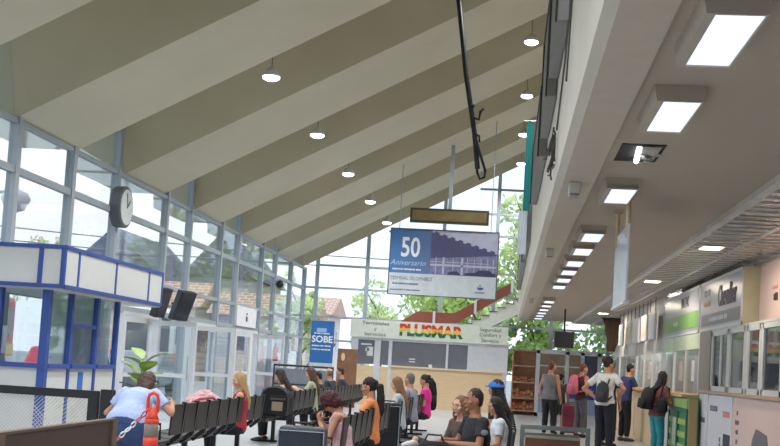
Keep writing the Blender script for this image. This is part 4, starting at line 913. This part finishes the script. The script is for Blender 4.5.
def head_parts(bm, hc, M, sc_=1.):
    # skull and face; local +Y forward, +Z up
    T = lambda p: hc+M @ (Vector(p)*sc_)
    vs = bmesh.ops.create_uvsphere(bm, u_segments=28, v_segments=20, radius=1)['verts']
    for v in vs:
        x, y, z = v.co
        w, d, h = .076, .097, .118
        if z < 0: w *= 1-.34*(-z)**1.6
        if y > 0: d *= .90-.04*abs(z)
        if z < -.2 and y < 0: d *= 1-.35*(-z-.2)
        p = Vector((x*w, y*d, z*h))
        for sx in (-1, 1):   # eye sockets
            q = (p-Vector((sx*.032, .078, .012))).length
            if q < .024: p.y -= .009*(1-q/.024)
        v.co = T(p)
    loft(bm, [(T(q), M @ X_, M @ Vector((0, 1, 0)), a*sc_, b*sc_) for q, a, b in (((0, .082, .022), .007, .008), ((0, .088, .0), .009, .012), ((0, .094, -.02), .014, .016), ((0, .09, -.032), .016, .012), ((0, .082, -.036), .01, .008))], 10)
    ell(bm, T((0, .08, -.058)), (.024*sc_, .012*sc_, .012*sc_), M.to_4x4()); ell(bm, T((0, .068, -.098)), (.024*sc_, .02*sc_, .017*sc_), M.to_4x4())
    ell(bm, T((0, .078, .035)), (.05*sc_, .012*sc_, .009*sc_), M.to_4x4())
    for s in (-1, 1):
        ell(bm, T((s*.077, -.008, -.006)), (.011*sc_, .02*sc_, .032*sc_), M.to_4x4()); ell(bm, T((s*.05, .055, -.022)), (.022*sc_, .022*sc_, .02*sc_), M.to_4x4())
def hand(bm, wr, d, nrm, side, curl=.5, k=1.):
    # palm, five fingers; d = along the fingers, nrm = palm side, side = -1 left / +1 right
    d = Vector(d).normalized(); n = Vector(nrm); n = (n-d*n.dot(d)).normalized(); x = d.cross(n).normalized()*side   # x points to the thumb
    wr = Vector(wr)
    for i, u in enumerate((-.027, -.009, .009, .027)): cone(bm, wr+d*.01+x*u*.6, wr+d*.085*k+x*u, .013*k, .0125*k, 8)
    for i, (u, L) in enumerate(((.032, .070), (.0105, .078), (-.0105, .072), (-.031, .056))):
        p = wr+d*.088*k+x*u; a = (d*math.cos(curl*.7)+n*math.sin(curl*.7)+x*u*2.2).normalized(); q = p+a*L*.5*k
        b = (d*math.cos(curl*1.6)+n*math.sin(curl*1.6)).normalized(); cone(bm, p-a*.01, q, .0092*k, .0085*k, 8); cone(bm, q, q+b*L*.5*k, .0085*k, .007*k, 8)
    p = wr+d*.025*k+x*.026; q = p+(d*.55+x*.75+n*.3).normalized()*.045*k; cone(bm, p, q, .0125*k, .0105*k, 8); cone(bm, q, q+(d*.9+x*.2+n*.4).normalized()*.034*k, .0105*k, .0085*k, 8)
SKIN = {'light': mat('skin_light', S(214, 164, 136), .55, var=.05), 'mid': mat('skin_mid', S(188, 134, 104), .55, var=.05), 'tan': mat('skin_tan', S(160, 108, 80), .55, var=.05)}
EYEW = mat('eye_white', S(176, 156, 146), .4, spec=.1); EYED = mat('eye_dark', S(34, 24, 20), .4); LIP = mat('lips', S(164, 88, 80), .5)
HAIRC = {'brown': S(74, 50, 38), 'black': S(22, 20, 22), 'darkred': S(66, 26, 30), 'auburn': S(96, 50, 34), 'blonde': S(168, 136, 92), 'lightbrown': S(122, 88, 58), 'grey': S(96, 92, 90), 'darkbrown': S(44, 30, 26)}
def cloth(name, c, var=.12): return mat('cloth_'+name, S(*c), .85, var=var, scale=9, bump=.15)
def person(name_label, loc, rz, s=1., sit=True, lean=.08, fem=True, fat=1., skin='mid', hair=('short', 'brown'), head=(0, 0), top=('tee', 'x', (90, 90, 90)), bottom=('trousers', 'dark', (28, 28, 34)), shoes=(40, 40, 44), armL=None, armR=None, hipz=None, feet=None, knees=None, face=True, vox=.009, curl=.6, palm=None, twist=0., group=None, hdir=None, bald=False):
    s *= .93 if sit else .955
    t = thing('person', name_label, 'person', loc, rz); t.scale = (s, s, s)
    hz = hipz or (.52 if sit else .93)
    ax = Vector((0, math.sin(lean), math.cos(lean))); fy = Vector((0, math.cos(lean), -math.sin(lean))); hip = Vector((0, 0, hz))
    Tw = Matrix.Rotation(twist, 3, 'Z')
    def sp(u, x=0, y=0):   # a point of the trunk: u up the spine, x right, y front
        k = u/.5; Rt = Matrix.Rotation(twist*max(0, min(1, k)), 3, 'Z'); bend = lean*.45*max(0, k-.3)
        a = Vector((0, math.sin(lean+bend), math.cos(lean+bend))); base = hip+ax*min(u, .2)+a*max(0, u-.2)
        return base+Rt @ (X_*x+fy*y)
    sw = .165 if fem else .19
    W = fat
    rings_ = [(-.10, .11, .09), (-.06, .155*W, .115*W), (0, .172*W, .125*W), (.10, .152*W, .112*W), (.2, (.128 if fem else .15)*W, .1*W), (.32, .148*W, .115*W if fem else .118*W), (.42, .162, .108), (.485, .135, .082), (.525, .085, .065), (.56, .058, .058), (.63, .052, .056)]
    def trunk(infl, u0, u1):
        R = []
        for u, rx, ry in rings_:
            if u0-.001 <= u <= u1+.001: 
                Rt = Matrix.Rotation(twist*max(0, min(1, u/.5)), 3, 'Z'); R.append((sp(u), Rt @ X_, Rt @ fy, rx+infl, ry+infl))
        return R
    sh = {q: sp(.475, q*sw) for q in (-1, 1)}
    if sit:
        kn = knees or {-1: Vector((-.11, .42, hz-.04)), 1: Vector((.11, .42, hz-.04))}
        an = feet or {-1: Vector((-.11, .40, .09)), 1: Vector((.11, .40, .09))}
    else:
        an = feet or {-1: Vector((-.10, .0, .09)), 1: Vector((.11, .03, .09))}
        kn = knees or {q: Vector((q*.1, .03+an[q].y*.5, .50)) for q in (-1, 1)}
    hp = {q: hip+Vector((q*.088, 0, -.02)) for q in (-1, 1)}
    dflt = {q: (sh[q]+Vector((q*.05, .02, -.28)), sh[q]+Vector((q*.03, .26, -.36)) if sit else sh[q]+Vector((q*.06, .09, -.53))) for q in (-1, 1)}
    arms = {-1: [Vector(v) for v in armL] if armL else dflt[-1], 1: [Vector(v) for v in armR] if armR else dflt[1]}
    neck = sp(.60); yaw, pit = head
    Rh = Matrix.Rotation(yaw+twist, 3, 'Z') @ Matrix.Rotation(-pit, 3, 'X')
    hc = neck+Vector((0, math.sin(lean*.7), math.cos(lean*.7)))*.014+Rh @ Vector((0, .022, .088))
    # --- body, one continuous surface
    bm = NB(); loft(bm, trunk(0, -.1, .63), 18); cone(bm, sp(.58), hc+Rh @ Vector((0, -.02, -.04)), .055, .052)
    head_parts(bm, hc, Rh)
    for q in (-1, 1):
        e, wv = arms[q]; ua = sh[q]
        ell(bm, ua, (.055, .058, .058)); cone(bm, ua, e, .048*W**.5, .038); cone(bm, e, lerp(e, wv, .35), .038, .04); cone(bm, lerp(e, wv, .3), wv, .04, .025)
        fd = (wv-e).normalized()
        if hdir and hdir.get(q): fd = Vector(hdir[q]).normalized()
        nn = Vector(palm[q]) if palm and palm.get(q) else Vector((-q*.6, .2, -.5)) if sit else Vector((-q, .1, 0))
        hand(bm, wv, fd, nn, q, curl)
        cone(bm, hp[q], kn[q], .088*W, .058*W**.5); cone(bm, kn[q], lerp(kn[q], an[q], .3), .056, .058*W**.5); cone(bm, lerp(kn[q], an[q], .3), an[q], .058*W**.5, .038)
        cone(bm, an[q]+Vector((0, -.02, -.05)), an[q]+Vector((0, .13, -.06)), .035, .028)
    solidify(bm, vox, 3, 'body', SKIN[skin], t)
    if face:
        for q in (-1, 1):
            bm = NB(); ell(bm, hc+Rh @ Vector((q*.032, .0715, .012)), (.0115, .011, .0062), Rh.to_4x4()); obj('eye', bm, EYEW, t, True)
            bm = NB(); ell(bm, hc+Rh @ Vector((q*.032, .0795, .012)), (.0062, .0042, .0056), Rh.to_4x4()); obj('iris', bm, EYED, t, True)
            bm = NB(); ell(bm, hc+Rh @ Vector((q*.033, .087, .037)), (.019, .006, .0045), Rh.to_4x4()); obj('eyebrow', bm, mat('hair_'+hair[1], HAIRC[hair[1]], .7), t, True)
        bm = NB(); ell(bm, hc+Rh @ Vector((0, .0895, -.058)), (.021, .006, .007), Rh.to_4x4()); obj('mouth', bm, LIP, t, True)
    # --- hair
    st, hcol = hair; hm = mat('hair_'+hcol, HAIRC[hcol], .55, var=.3, scale=30)
    H = lambda p: hc+Rh @ Vector(p)
    bm = NB(); R4 = Rh.to_4x4(); hx, hy = Rh @ X_, Rh @ Vector((0, 1, 0))
    if st == 'fringe':
        loft(bm, [(H((0, -.02, -.06)), hx, hy, .070, .072), (H((0, -.026, .0)), hx, hy, .083, .082), (H((0, -.034, .05)), hx, hy, .078, .07)], 16)
    elif st == 'crop':
        ell(bm, H((0, -.021, .030)), (.081, .094, .102), R4, 18, 12); ell(bm, H((0, -.048, -.03)), (.066, .052, .055), R4)
    elif st == 'curly':
        ell(bm, H((0, -.03, .03)), (.115, .118, .118), R4, 18, 12); ell(bm, H((0, -.05, -.04)), (.112, .085, .09), R4)
    elif st == 'bob':
        ell(bm, H((0, -.026, .024)), (.092, .10, .112), R4, 18, 12); loft(bm, [(H((0, -.04, .02)), hx, hy, .095, .08), (H((0, -.045, -.06)), hx, hy, .098, .075), (H((0, -.045, -.125)), hx, hy, .088, .06)], 16)
    else:
        ell(bm, H((0, -.023, .024)), (.086, .099, .112), R4, 18, 12)
        if st == 'long':
            b0 = sp(.42, 0, -.13); b1 = sp(.27, 0, -.14); bx_ = Tw @ X_
            loft(bm, [(H((0, -.04, .03)), hx, hy, .086, .07), (H((0, -.05, -.05)), hx, hy, .09, .062), (lerp(H((0, -.06, -.12)), b0, .4), bx_, fy, .092, .05), (b0, bx_, fy, .09, .035), (b1, bx_, fy, .055, .02)], 14)
            for q in (-1, 1): cone(bm, H((q*.078, .01, .03)), H((q*.085, .0, -.12)), .022, .026); cone(bm, H((q*.085, .0, -.12)), sp(.44, q*.10, .02), .026, .03)
        elif st == 'pony':
            b1 = sp(.30, 0, -.15); ell(bm, H((0, -.11, .04)), (.035, .035, .035)); tube(bm, [H((0, -.10, .04)), H((0, -.16, 0)), lerp(H((0, -.15, -.1)), b1, .3), lerp(H((0, -.13, -.1)), b1, .75), b1], [.03, .048, .058, .048, .012], 10)
        elif st == 'bun':
            ell(bm, H((0, -.11, .055)), (.055, .05, .05), R4)
    if st != 'fringe' or True: solidify(bm, .012, 3, 'hair', hm, t, .008 if st != 'curly' else .018)
    # --- clothes
    kind, cn, cc = top; bm = NB(); cm = cloth(cn, cc)
    if kind in ('tee', 'long', 'sleeveless', 'tank'):
        loft(bm, trunk(.016, -.06, .525 if kind != 'tank' else .42), 20)
        if kind == 'tank':
            for q in (-1, 1): tube(bm, [sp(.38, q*.09, .10), sp(.46, q*.10, .085), sp(.53, q*.10, .02), sp(.50, q*.10, -.07), sp(.40, q*.09, -.1)], .022, 8)
        if kind == 'sleeveless': 
            for q in (-1, 1): ell(bm, sp(.475, q*(sw-.02)), (.06, .06, .055))
        if kind in ('tee', 'long'):
            for q in (-1, 1):
                e, wv = arms[q]; ell(bm, sh[q], (.068, .07, .07))
                if kind == 'tee': cone(bm, sh[q], lerp(sh[q], e, .62), .062*W**.5, .06*W**.5, 14, False)
                else: cone(bm, sh[q], e, .06, .05, 14); cone(bm, e, lerp(e, wv, .92), .05, .038, 14, False)
        solidify(bm, .011, 3, {'tee': 'shirt', 'long': 'long_sleeved_top', 'sleeveless': 'sleeveless_top', 'tank': 'tank_top'}[kind], cm, t, .004)
    kind, cn, cc = bottom; bm = NB(); cm = cloth(cn, cc, .15)
    loft(bm, trunk(.012, -.1, .10), 20)
    fr = {'trousers': .95, 'shorts': .0, 'wide': .92, 'skirt': -.2, 'leggings': .97}[kind]
    for q in (-1, 1):
        i = .016 if kind != 'leggings' else .008
        if kind == 'shorts': cone(bm, hp[q], lerp(hp[q], kn[q], .85), .10*W, .088*W, 14, False)
        elif kind == 'skirt': cone(bm, hp[q], lerp(hp[q], kn[q], 1.0), .11*W, .105*W, 14); cone(bm, (hp[q]+hp[-q])/2, lerp((hp[q]+hp[-q])/2, (kn[q]+kn[-q])/2, .95), .12*W, .10, 14)
        else:
            cone(bm, hp[q], kn[q], .09*W+i, .062*W**.5+i, 14); m_ = lerp(kn[q], an[q], .3); fl = .03 if kind == 'wide' else 0
            cone(bm, kn[q], m_, .06*W**.5+i, .06*W**.5+i+fl*.4, 14); cone(bm, m_, lerp(kn[q], an[q], fr), .06*W**.5+i+fl*.4, .043+i+fl, 14, False)
    solidify(bm, .011, 3, {'trousers': 'trousers', 'wide': 'trousers', 'shorts': 'shorts', 'skirt': 'skirt', 'leggings': 'leggings'}[kind], cm, t, .003)
    for q in (-1, 1):
        a = an[q]; bm = NB()
        loft(bm, [(a+Vector((0, yy, zz-.09)), X_, Vector((0, 0, 1)), rx, rz_) for yy, zz, rx, rz_ in ((-.075, .045, .015, .02), (-.06, .045, .036, .043), (0, .045, .042, .048), (.07, .038, .046, .038), (.14, .03, .044, .03), (.18, .025, .03, .022), (.195, .022, .012, .01))], 14)
        obj('shoe', bm, mat('shoe_%d_%d_%d' % shoes, S(*shoes), .6), t, True)
    t['neck_'] = 0; del t['neck_']
    return t, sp, arms
def phone(label, loc, rz, p, q, s=1.):
    # a phone held at p (person-local), facing back along q
    t = thing('phone', label, 'phone', loc, rz); s *= .93; t.scale = (s, s, s); n = Vector(q).normalized(); x, y, _ = frame(n)
    bm = NB(); obox(bm, p, x, y, n, .075, .15, .009); obj('case', bm, BLACK, t); bm = NB(); obox(bm, Vector(p)+n*.006, x, y, n, .068, .138, .003); obj('screen', bm, mat('phone_screen', S(70, 84, 110), .1), t)
def backpack(label, loc, rz, sp, m, s=1., w_=.3, h_=.44, d_=.17, sw=.165, low=.04, off=.0):
    t = thing('backpack', label, 'backpack', loc, rz); s *= .955; t.scale = (s, s, s)
    c = sp(.27+low, off, -.12-d_/2-.02); up_ = (sp(.45)-sp(.1)).normalized(); bk = up_.cross(X_).normalized()
    bm = NB(); loft(bm, [(c+up_*z, X_, bk, rx, ry) for z, rx, ry in ((-h_*.5, w_*.36, d_*.35), (-h_*.46, w_*.47, d_*.48), (-h_*.1, w_*.5, d_*.52), (h_*.25, w_*.47, d_*.45), (h_*.42, w_*.36, d_*.34), (h_*.5, w_*.18, d_*.2))], 20); obj('body', bm, m, t, True)
    y_ = -1 if bk.y > 0 else 1
    bm = NB(); cc = c-up_*h_*.18+Vector((0, -d_*.5, 0)); loft(bm, [(cc+up_*z, X_, bk, rx, ry) for z, rx, ry in ((-h_*.26, w_*.26, d_*.1), (-h_*.22, w_*.36, d_*.2), (.05, w_*.36, d_*.2), (h_*.2, w_*.28, d_*.1))], 16); obj('front_pocket', bm, m, t, True)
    for q in (-1, 1):
        bm = NB(); tube(bm, [c+up_*h_*.4+X_*q*.07+Vector((0, d_*.3, 0)), sp(.56, q*.09, -.02), sp(.50, q*.11, .12), sp(.34, q*.13, .145), sp(.2, q*.15, .06), c-up_*h_*.36+X_*q*w_*.4+Vector((0, d_*.3, 0))], .017, 6); obj('strap', bm, m, t, True)
    bm = NB(); tube(bm, [c+up_*h_*.47-X_*.04, c+up_*h_*.55, c+up_*h_*.47+X_*.04], .009, 6); obj('carry_loop', bm, m, t, True)
    return t
LEFT = PI/2     # facing the left wall
# ---- left row
person('woman in a pale blue blouse hunched behind the orange bollard, her back to us', (-3.56, 10.75, 0), -.02, 1.0, lean=.80, hipz=.74, knees={-1: Vector((-.14, .30, .52)), 1: Vector((.14, .30, .52))}, feet={-1: Vector((-.13, .1, .09)), 1: Vector((.13, .1, .09))}, fat=1.16, skin='mid', hair=('bob', 'brown'), head=(0, .6), top=('tee', 'paleblue', (168, 186, 226)), bottom=('skirt', 'denim', (50, 74, 122)), armL=((-.34, .34, .80), (-.2, .5, .68)), armR=((.36, .34, .84), (.32, .5, .92)), vox=.008, face=False, shoes=(90, 80, 72))
person('woman with long blonde hair and a red top seated in the near left row', (-3.42, 14.85, 0), LEFT+.2, .93, lean=-.02, skin='light', hair=('long', 'blonde'), head=(.3, .25), top=('tank', 'red', (176, 44, 56)), armL=((-.22, .14, .76), (-.1, .34, .78)), armR=((.22, .14, .76), (.12, .34, .78)))
t = thing('jacket', 'pink and white folded jacket on the lap of the blonde woman', 'jacket', (-3.72, 14.2, .62), .3)
bm = NB(); loft(bm, [((0, .02*math.sin(k*2), .03+.045*k), (1, 0, 0), (0, 1, 0), [.12, .22, .25, .24, .2, .12, .05][k], [.1, .17, .2, .18, .15, .1, .04][k]) for k in range(7)], 18); solidify(bm, .014, 2, 'cloth', cloth('pinkjacket', (214, 168, 170), .25), t, .02)
bm = NB(); tube(bm, [(-.2, -.1, .12), (-.05, -.2, .2), (.1, -.18, .22), (.2, -.05, .14)], .018, 6); obj('sleeve_stripe', bm, cloth('pinkdark', (176, 84, 96)), t, True)
o, sp, _ = person('woman in a black tank top looking at her phone behind the domed bag', (-3.52, 18.72, 0), LEFT, .97, lean=.12, skin='light', hair=('long', 'darkbrown'), head=(0, .5), top=('tank', 'black', (30, 28, 32)), armL=((-.22, .16, .78), (-.04, .32, .84)), armR=((.22, .16, .78), (.06, .32, .84)))
phone('phone held by the woman in the black tank top', (-3.52, 18.72, 0), LEFT, (0, .42, .88), (0, -1, .5), .97)
person('woman in a pale olive top with long brown hair in the far left row', (-3.5, 21.1, 0), LEFT, .99, lean=.02, skin='light', hair=('long', 'brown'), head=(.1, .3), top=('tee', 'olive', (168, 176, 140)), armL=((-.23, .14, .80), (-.06, .33, .90)), armR=((.23, .14, .80), (.08, .33, .90)))
person('dark-haired person in dark clothes just behind the olive-topped woman', (-3.54, 22.6, 0), LEFT, .93, lean=.12, fem=False, skin='mid', hair=('crop', 'black'), head=(0, .3), top=('tee', 'darkgrey', (46, 46, 52)), vox=.012)
person('balding man in a navy shirt in the far left row', (-3.58, 24.1, 0), LEFT-.25, .98, lean=.1, fem=False, fat=1.1, skin='mid', hair=('fringe', 'grey'), head=(-.3, .1), top=('tee', 'navyshirt', (46, 52, 70)), vox=.012)
person('man with dark hair and dark shirt at the far end of the left row', (-3.58, 26.0, 0), LEFT, 1.0, lean=.12, fem=False, skin='mid', hair=('crop', 'darkbrown'), head=(.1, .25), top=('tee', 'slate', (58, 58, 70)), vox=.012)
# ---- middle rows
o, sp, _ = person('woman with curly dark red hair and a pink sleeveless top bowed over her phone', (-1.58, 11.65, 0), LEFT, .89, lean=.14, fat=1.12, skin='mid', hair=('curly', 'darkred'), head=(0, .95), top=('tank', 'palepink', (222, 178, 186)), bottom=('trousers', 'rosepink', (216, 150, 170)), armL=((-.25, .16, .72), (-.05, .30, .92)), armR=((.25, .16, .72), (.07, .30, .92)), vox=.007, palm={-1: (.5, -.6, .3), 1: (-.5, -.6, .3)}, hdir={-1: (.1, .3, .9), 1: (-.1, .3, .9)}, curl=.9)
phone('phone in the hands of the woman with curly dark red hair', (-1.58, 11.65, 0), LEFT, (.01, .36, 1.02), (0, -1, .3), .89)
person('woman in an orange top with long black ponytail seen in profile', (-1.58, 14.0, 0), LEFT, .97, lean=.02, skin='mid', hair=('pony', 'black'), head=(0, .25), top=('tee', 'orange', (232, 138, 84)), armL=((-.26, .16, .80), (-.08, .38, .76)), armR=((.26, .16, .80), (.12, .38, .76)), vox=.007)
o, sp, _ = person('woman in a light grey long-sleeved top with light brown hair in the middle row', (-1.56, 17.55, 0), LEFT, .96, lean=.02, skin='light', hair=('long', 'lightbrown'), head=(0, .3), top=('long', 'lightgrey', (176, 184, 194)), armL=((-.24, .12, .80), (-.05, .36, .84)), armR=((.24, .12, .80), (.07, .36, .84)))
phone('phone held by the woman in the light grey top', (-1.56, 17.55, 0), LEFT, (.01, .45, .88), (0, -1, .5), .99)
person('man with grey hair and grey shirt in the middle row', (-1.54, 19.6, 0), LEFT-.3, 1.0, lean=.05, fem=False, skin='mid', hair=('crop', 'grey'), head=(-.2, .05), top=('tee', 'greyshirt', (140, 140, 156)), vox=.011)
person('woman in a bright magenta top with dark bun in the middle row', (-1.46, 22.0, 0), LEFT, .98, lean=.0, skin='mid', hair=('bun', 'black'), head=(0, .3), top=('tee', 'magenta', (222, 40, 140)), vox=.011)
# ---- right row
kn = {-1: Vector((-.13, .42, .52)), 1: Vector((.12, .44, .60))}
o, sp, _ = person('man in a black t-shirt with white sleeve print seated at the right', (-.21, 10.9, 0), LEFT+.42, .97, lean=.06, fem=False, fat=1.12, skin='tan', hair=('crop', 'darkbrown'), head=(.0, .05), top=('tee', 'blackshirt', (34, 34, 38)), bottom=('trousers', 'jeansdark', (44, 50, 66)), armL=((-.27, .10, .76), (-.06, .36, .77)), armR=((.27, .12, .76), (.06, .37, .79)), vox=.006, curl=.7, shoes=(190, 190, 190), feet={-1: Vector((-.12, .62, .09)), 1: Vector((.1, .72, .2))}, knees={-1: Vector((-.12, .42, .52)), 1: Vector((.11, .44, .56))})
bm = NB(); 
for k in range(5): a = -1.0+k*.42; box(bm, -.2, .2, 0, .001, 0, .001)
bm.free()
bm = NB(); ell(bm, (-.298, .055, .905), (.007, .04, .03)); obj('sleeve_print', bm, cloth('printwhite', (120, 122, 128), .35), o, True)
person('young woman with light brown hair beside the man in black, facing left', (-.33, 11.75, 0), LEFT+.75, .90, lean=.16, skin='light', hair=('long', 'lightbrown'), head=(.1, .1), top=('long', 'brownblouse', (92, 74, 64)), armL=((-.22, .14, .76), (-.02, .36, .68)), armR=((.24, .14, .76), (.16, .36, .68)), vox=.007, shoes=(200, 200, 198), bottom=('leggings', 'greyleggings', (64, 66, 74)), knees={-1: Vector((-.1, .40, .58)), 1: Vector((.06, .40, .66))}, feet={-1: Vector((-.07, .80, .60)), 1: Vector((.04, .78, .80))})
person('girl in a white t-shirt with black hair behind the man in black', (.02, 13.0, 0), LEFT+.1, .88, lean=.1, skin='mid', hair=('long', 'black'), head=(.1, .3), top=('tee', 'white', (214, 218, 224)), vox=.009)
o, sp, _ = person('person with dark hair under a blue cap at the back of the right row', (-.02, 14.6, 0), LEFT-.3, 1.02, lean=.06, skin='mid', hair=('long', 'black'), head=(0, .1), top=('tee', 'blackb', (34, 34, 40)), vox=.01)
hc_ = sp(.60)+Vector((0, .025, .104)); bm = NB()
bmesh.ops.create_uvsphere(bm, u_segments=18, v_segments=12, radius=1); bmesh.ops.scale(bm, vec=(.104, .122, .112), verts=bm.verts); bmesh.ops.bisect_plane(bm, geom=bm.verts[:]+bm.edges[:]+bm.faces[:], plane_co=(0, 0, .02), plane_no=(0, 0, 1), clear_inner=True); bmesh.ops.translate(bm, vec=hc_, verts=bm.verts)
box(bm, hc_.x-.06, hc_.x+.06, hc_.y+.08, hc_.y+.14, hc_.z+.02, hc_.z+.03); obj('cap', bm, cloth('bluecap', (44, 104, 196)), o, True)
# bag hung on the far middle row
def slot(y): return y
t = thing('backpack', 'black backpack standing upright on the last seats of the far middle row', 'backpack', (-1.5, 23.6, .49), .3)
bm = NB(); loft(bm, [((0, 0, z), (1, 0, 0), (0, 1, 0), a, b) for z, a, b in ((0, .13, .1), (.04, .17, .13), (.35, .17, .13), (.55, .14, .11), (.66, .06, .05))], 18); obj('body', bm, LUGB, t, True); bm = NB(); loft(bm, [((.02, -.12, z), (1, 0, 0), (0, 1, 0), a, b) for z, a, b in ((.06, .1, .04), (.1, .13, .06), (.3, .12, .05))], 14); obj('front_pocket', bm, LUGB, t, True)
bm = NB(); tube(bm, [(.1, .1, .1), (.14, .17, .3), (.08, .1, .56)], .016, 6); obj('strap', bm, LUGB, t, True)
# ---- standing queue
person('auburn-haired woman in a grey sleeveless top standing at the left of the queue', (1.02, 25.5, 0), -.5, .98, sit=False, lean=.02, fat=1.12, skin='mid', hair=('crop', 'auburn'), head=(-.3, .1), top=('sleeveless', 'greytank', (112, 110, 116)), bottom=('leggings', 'black', (24, 26, 34)), shoes=(140, 132, 126), armL=((-.24, -.04, 1.12), (-.24, .06, .86)), armR=((.24, .0, 1.12), (.22, .14, .88)), vox=.01, face=False)
person('boy in dark grey t-shirt and black shorts standing beside the auburn-haired woman', (1.30, 26.9, 0), -.4, .83, sit=False, lean=.04, fem=False, skin='tan', hair=('crop', 'black'), head=(-.2, .25), top=('tee', 'charcoal', (62, 62, 60)), bottom=('shorts', 'blackshorts', (28, 28, 32)), vox=.01, face=False)
o, sp, _ = person('woman with auburn hair in grey wide trousers wearing the pink backpack', (1.74, 26.2, 0), -1.0, .98, sit=False, lean=.03, skin='mid', hair=('crop', 'auburn'), head=(-.3, .1), top=('sleeveless', 'maroontop', (70, 44, 48)), bottom=('wide', 'greywide', (82, 80, 84)), armL=((-.26, .05, 1.14), (-.1, .26, 1.1)), armR=((.3, -.06, 1.14), (.12, .06, 1.0)), vox=.01, face=False)
backpack('pink backpack on the back of the woman in grey wide trousers', (1.74, 26.2, 0), -1.0, sp, cloth('pinkbag', (206, 104, 128)), .98, w_=.30, h_=.46, d_=.2)
o, sp, _ = person('person in a white t-shirt and black trousers wearing a dark backpack', (1.84, 21.2, 0), -.62, 1.04, sit=False, lean=.06, fat=1.06, skin='mid', hair=('bun', 'darkbrown'), head=(-.5, .15), top=('tee', 'whitetee', (222, 222, 224)), bottom=('trousers', 'blacktrousers', (28, 30, 42)), armL=((-.42, -.06, 1.16), (-.2, .08, .98)), armR=((.40, -.02, 1.20), (.2, .12, 1.02)), vox=.009, face=False)
backpack('dark grey backpack slung on the person in the white t-shirt', (1.84, 21.2, 0), -.62, sp, cloth('darkbag', (50, 52, 58)), 1.0, w_=.26, h_=.38, off=.07, low=-.05)
person('person in black with bare forearm standing right behind the white t-shirt', (2.12, 23.6, 0), -.5, 1.0, sit=False, lean=.04, skin='mid', hair=('crop', 'darkbrown'), head=(-.4, .15), top=('tee', 'blackc', (30, 30, 38)), bottom=('trousers', 'blackd', (26, 28, 36)), armL=((-.26, .12, 1.2), (-.12, .18, 1.42)), vox=.01, face=False)
person('man in a navy t-shirt and black trousers leaning on the wooden counter', (2.68, 25.9, 0), -1.15, 1.02, sit=False, lean=.12, fem=False, fat=1.08, skin='mid', hair=('crop', 'black'), head=(-.1, .15), top=('tee', 'navy', (42, 54, 98)), bottom=('trousers', 'blacke', (28, 28, 34)), shoes=(70, 70, 76), armL=((-.24, .22, 1.16), (-.12, .44, 1.18)), armR=((.24, .2, 1.14), (.1, .42, 1.18)), vox=.01, face=True)
o, sp, _ = person('woman in a maroon blouse and teal jeans with long black hair at the green cabinet', (2.62, 20.0, 0), -1.2, .92, sit=False, lean=.1, fat=1.1, skin='tan', hair=('long', 'black'), head=(-.1, .1), top=('tee', 'maroon', (104, 62, 66)), bottom=('leggings', 'teal', (44, 138, 156)), armL=((-.26, .2, 1.20), (-.1, .44, 1.24)), armR=((.28, .1, 1.12), (.14, .38, 1.18)), vox=.008)
backpack('round black backpack on the woman in the maroon blouse', (2.62, 20.0, 0), -1.2, sp, cloth('blackbag', (28, 28, 32)), .93, w_=.34, h_=.42, d_=.22, low=-.02)
t = thing('shoulder_bag', 'black shoulder bag at the right hip of the woman in maroon', 'bag', (2.66, 19.7, .84), -1.2)
bm = NB(); loft(bm, [((0, 0, z), (1, 0, 0), (0, 1, 0), a, b) for z, a, b in ((0, .1, .05), (.04, .14, .08), (.2, .13, .07), (.26, .08, .03))], 16); obj('body', bm, LUGB, t, True); bm = NB(); tube(bm, [(-.1, 0, .22), (-.06, .04, .45), (.0, .06, .62)], .012, 6); obj('strap', bm, LUGB, t, True)
finish()
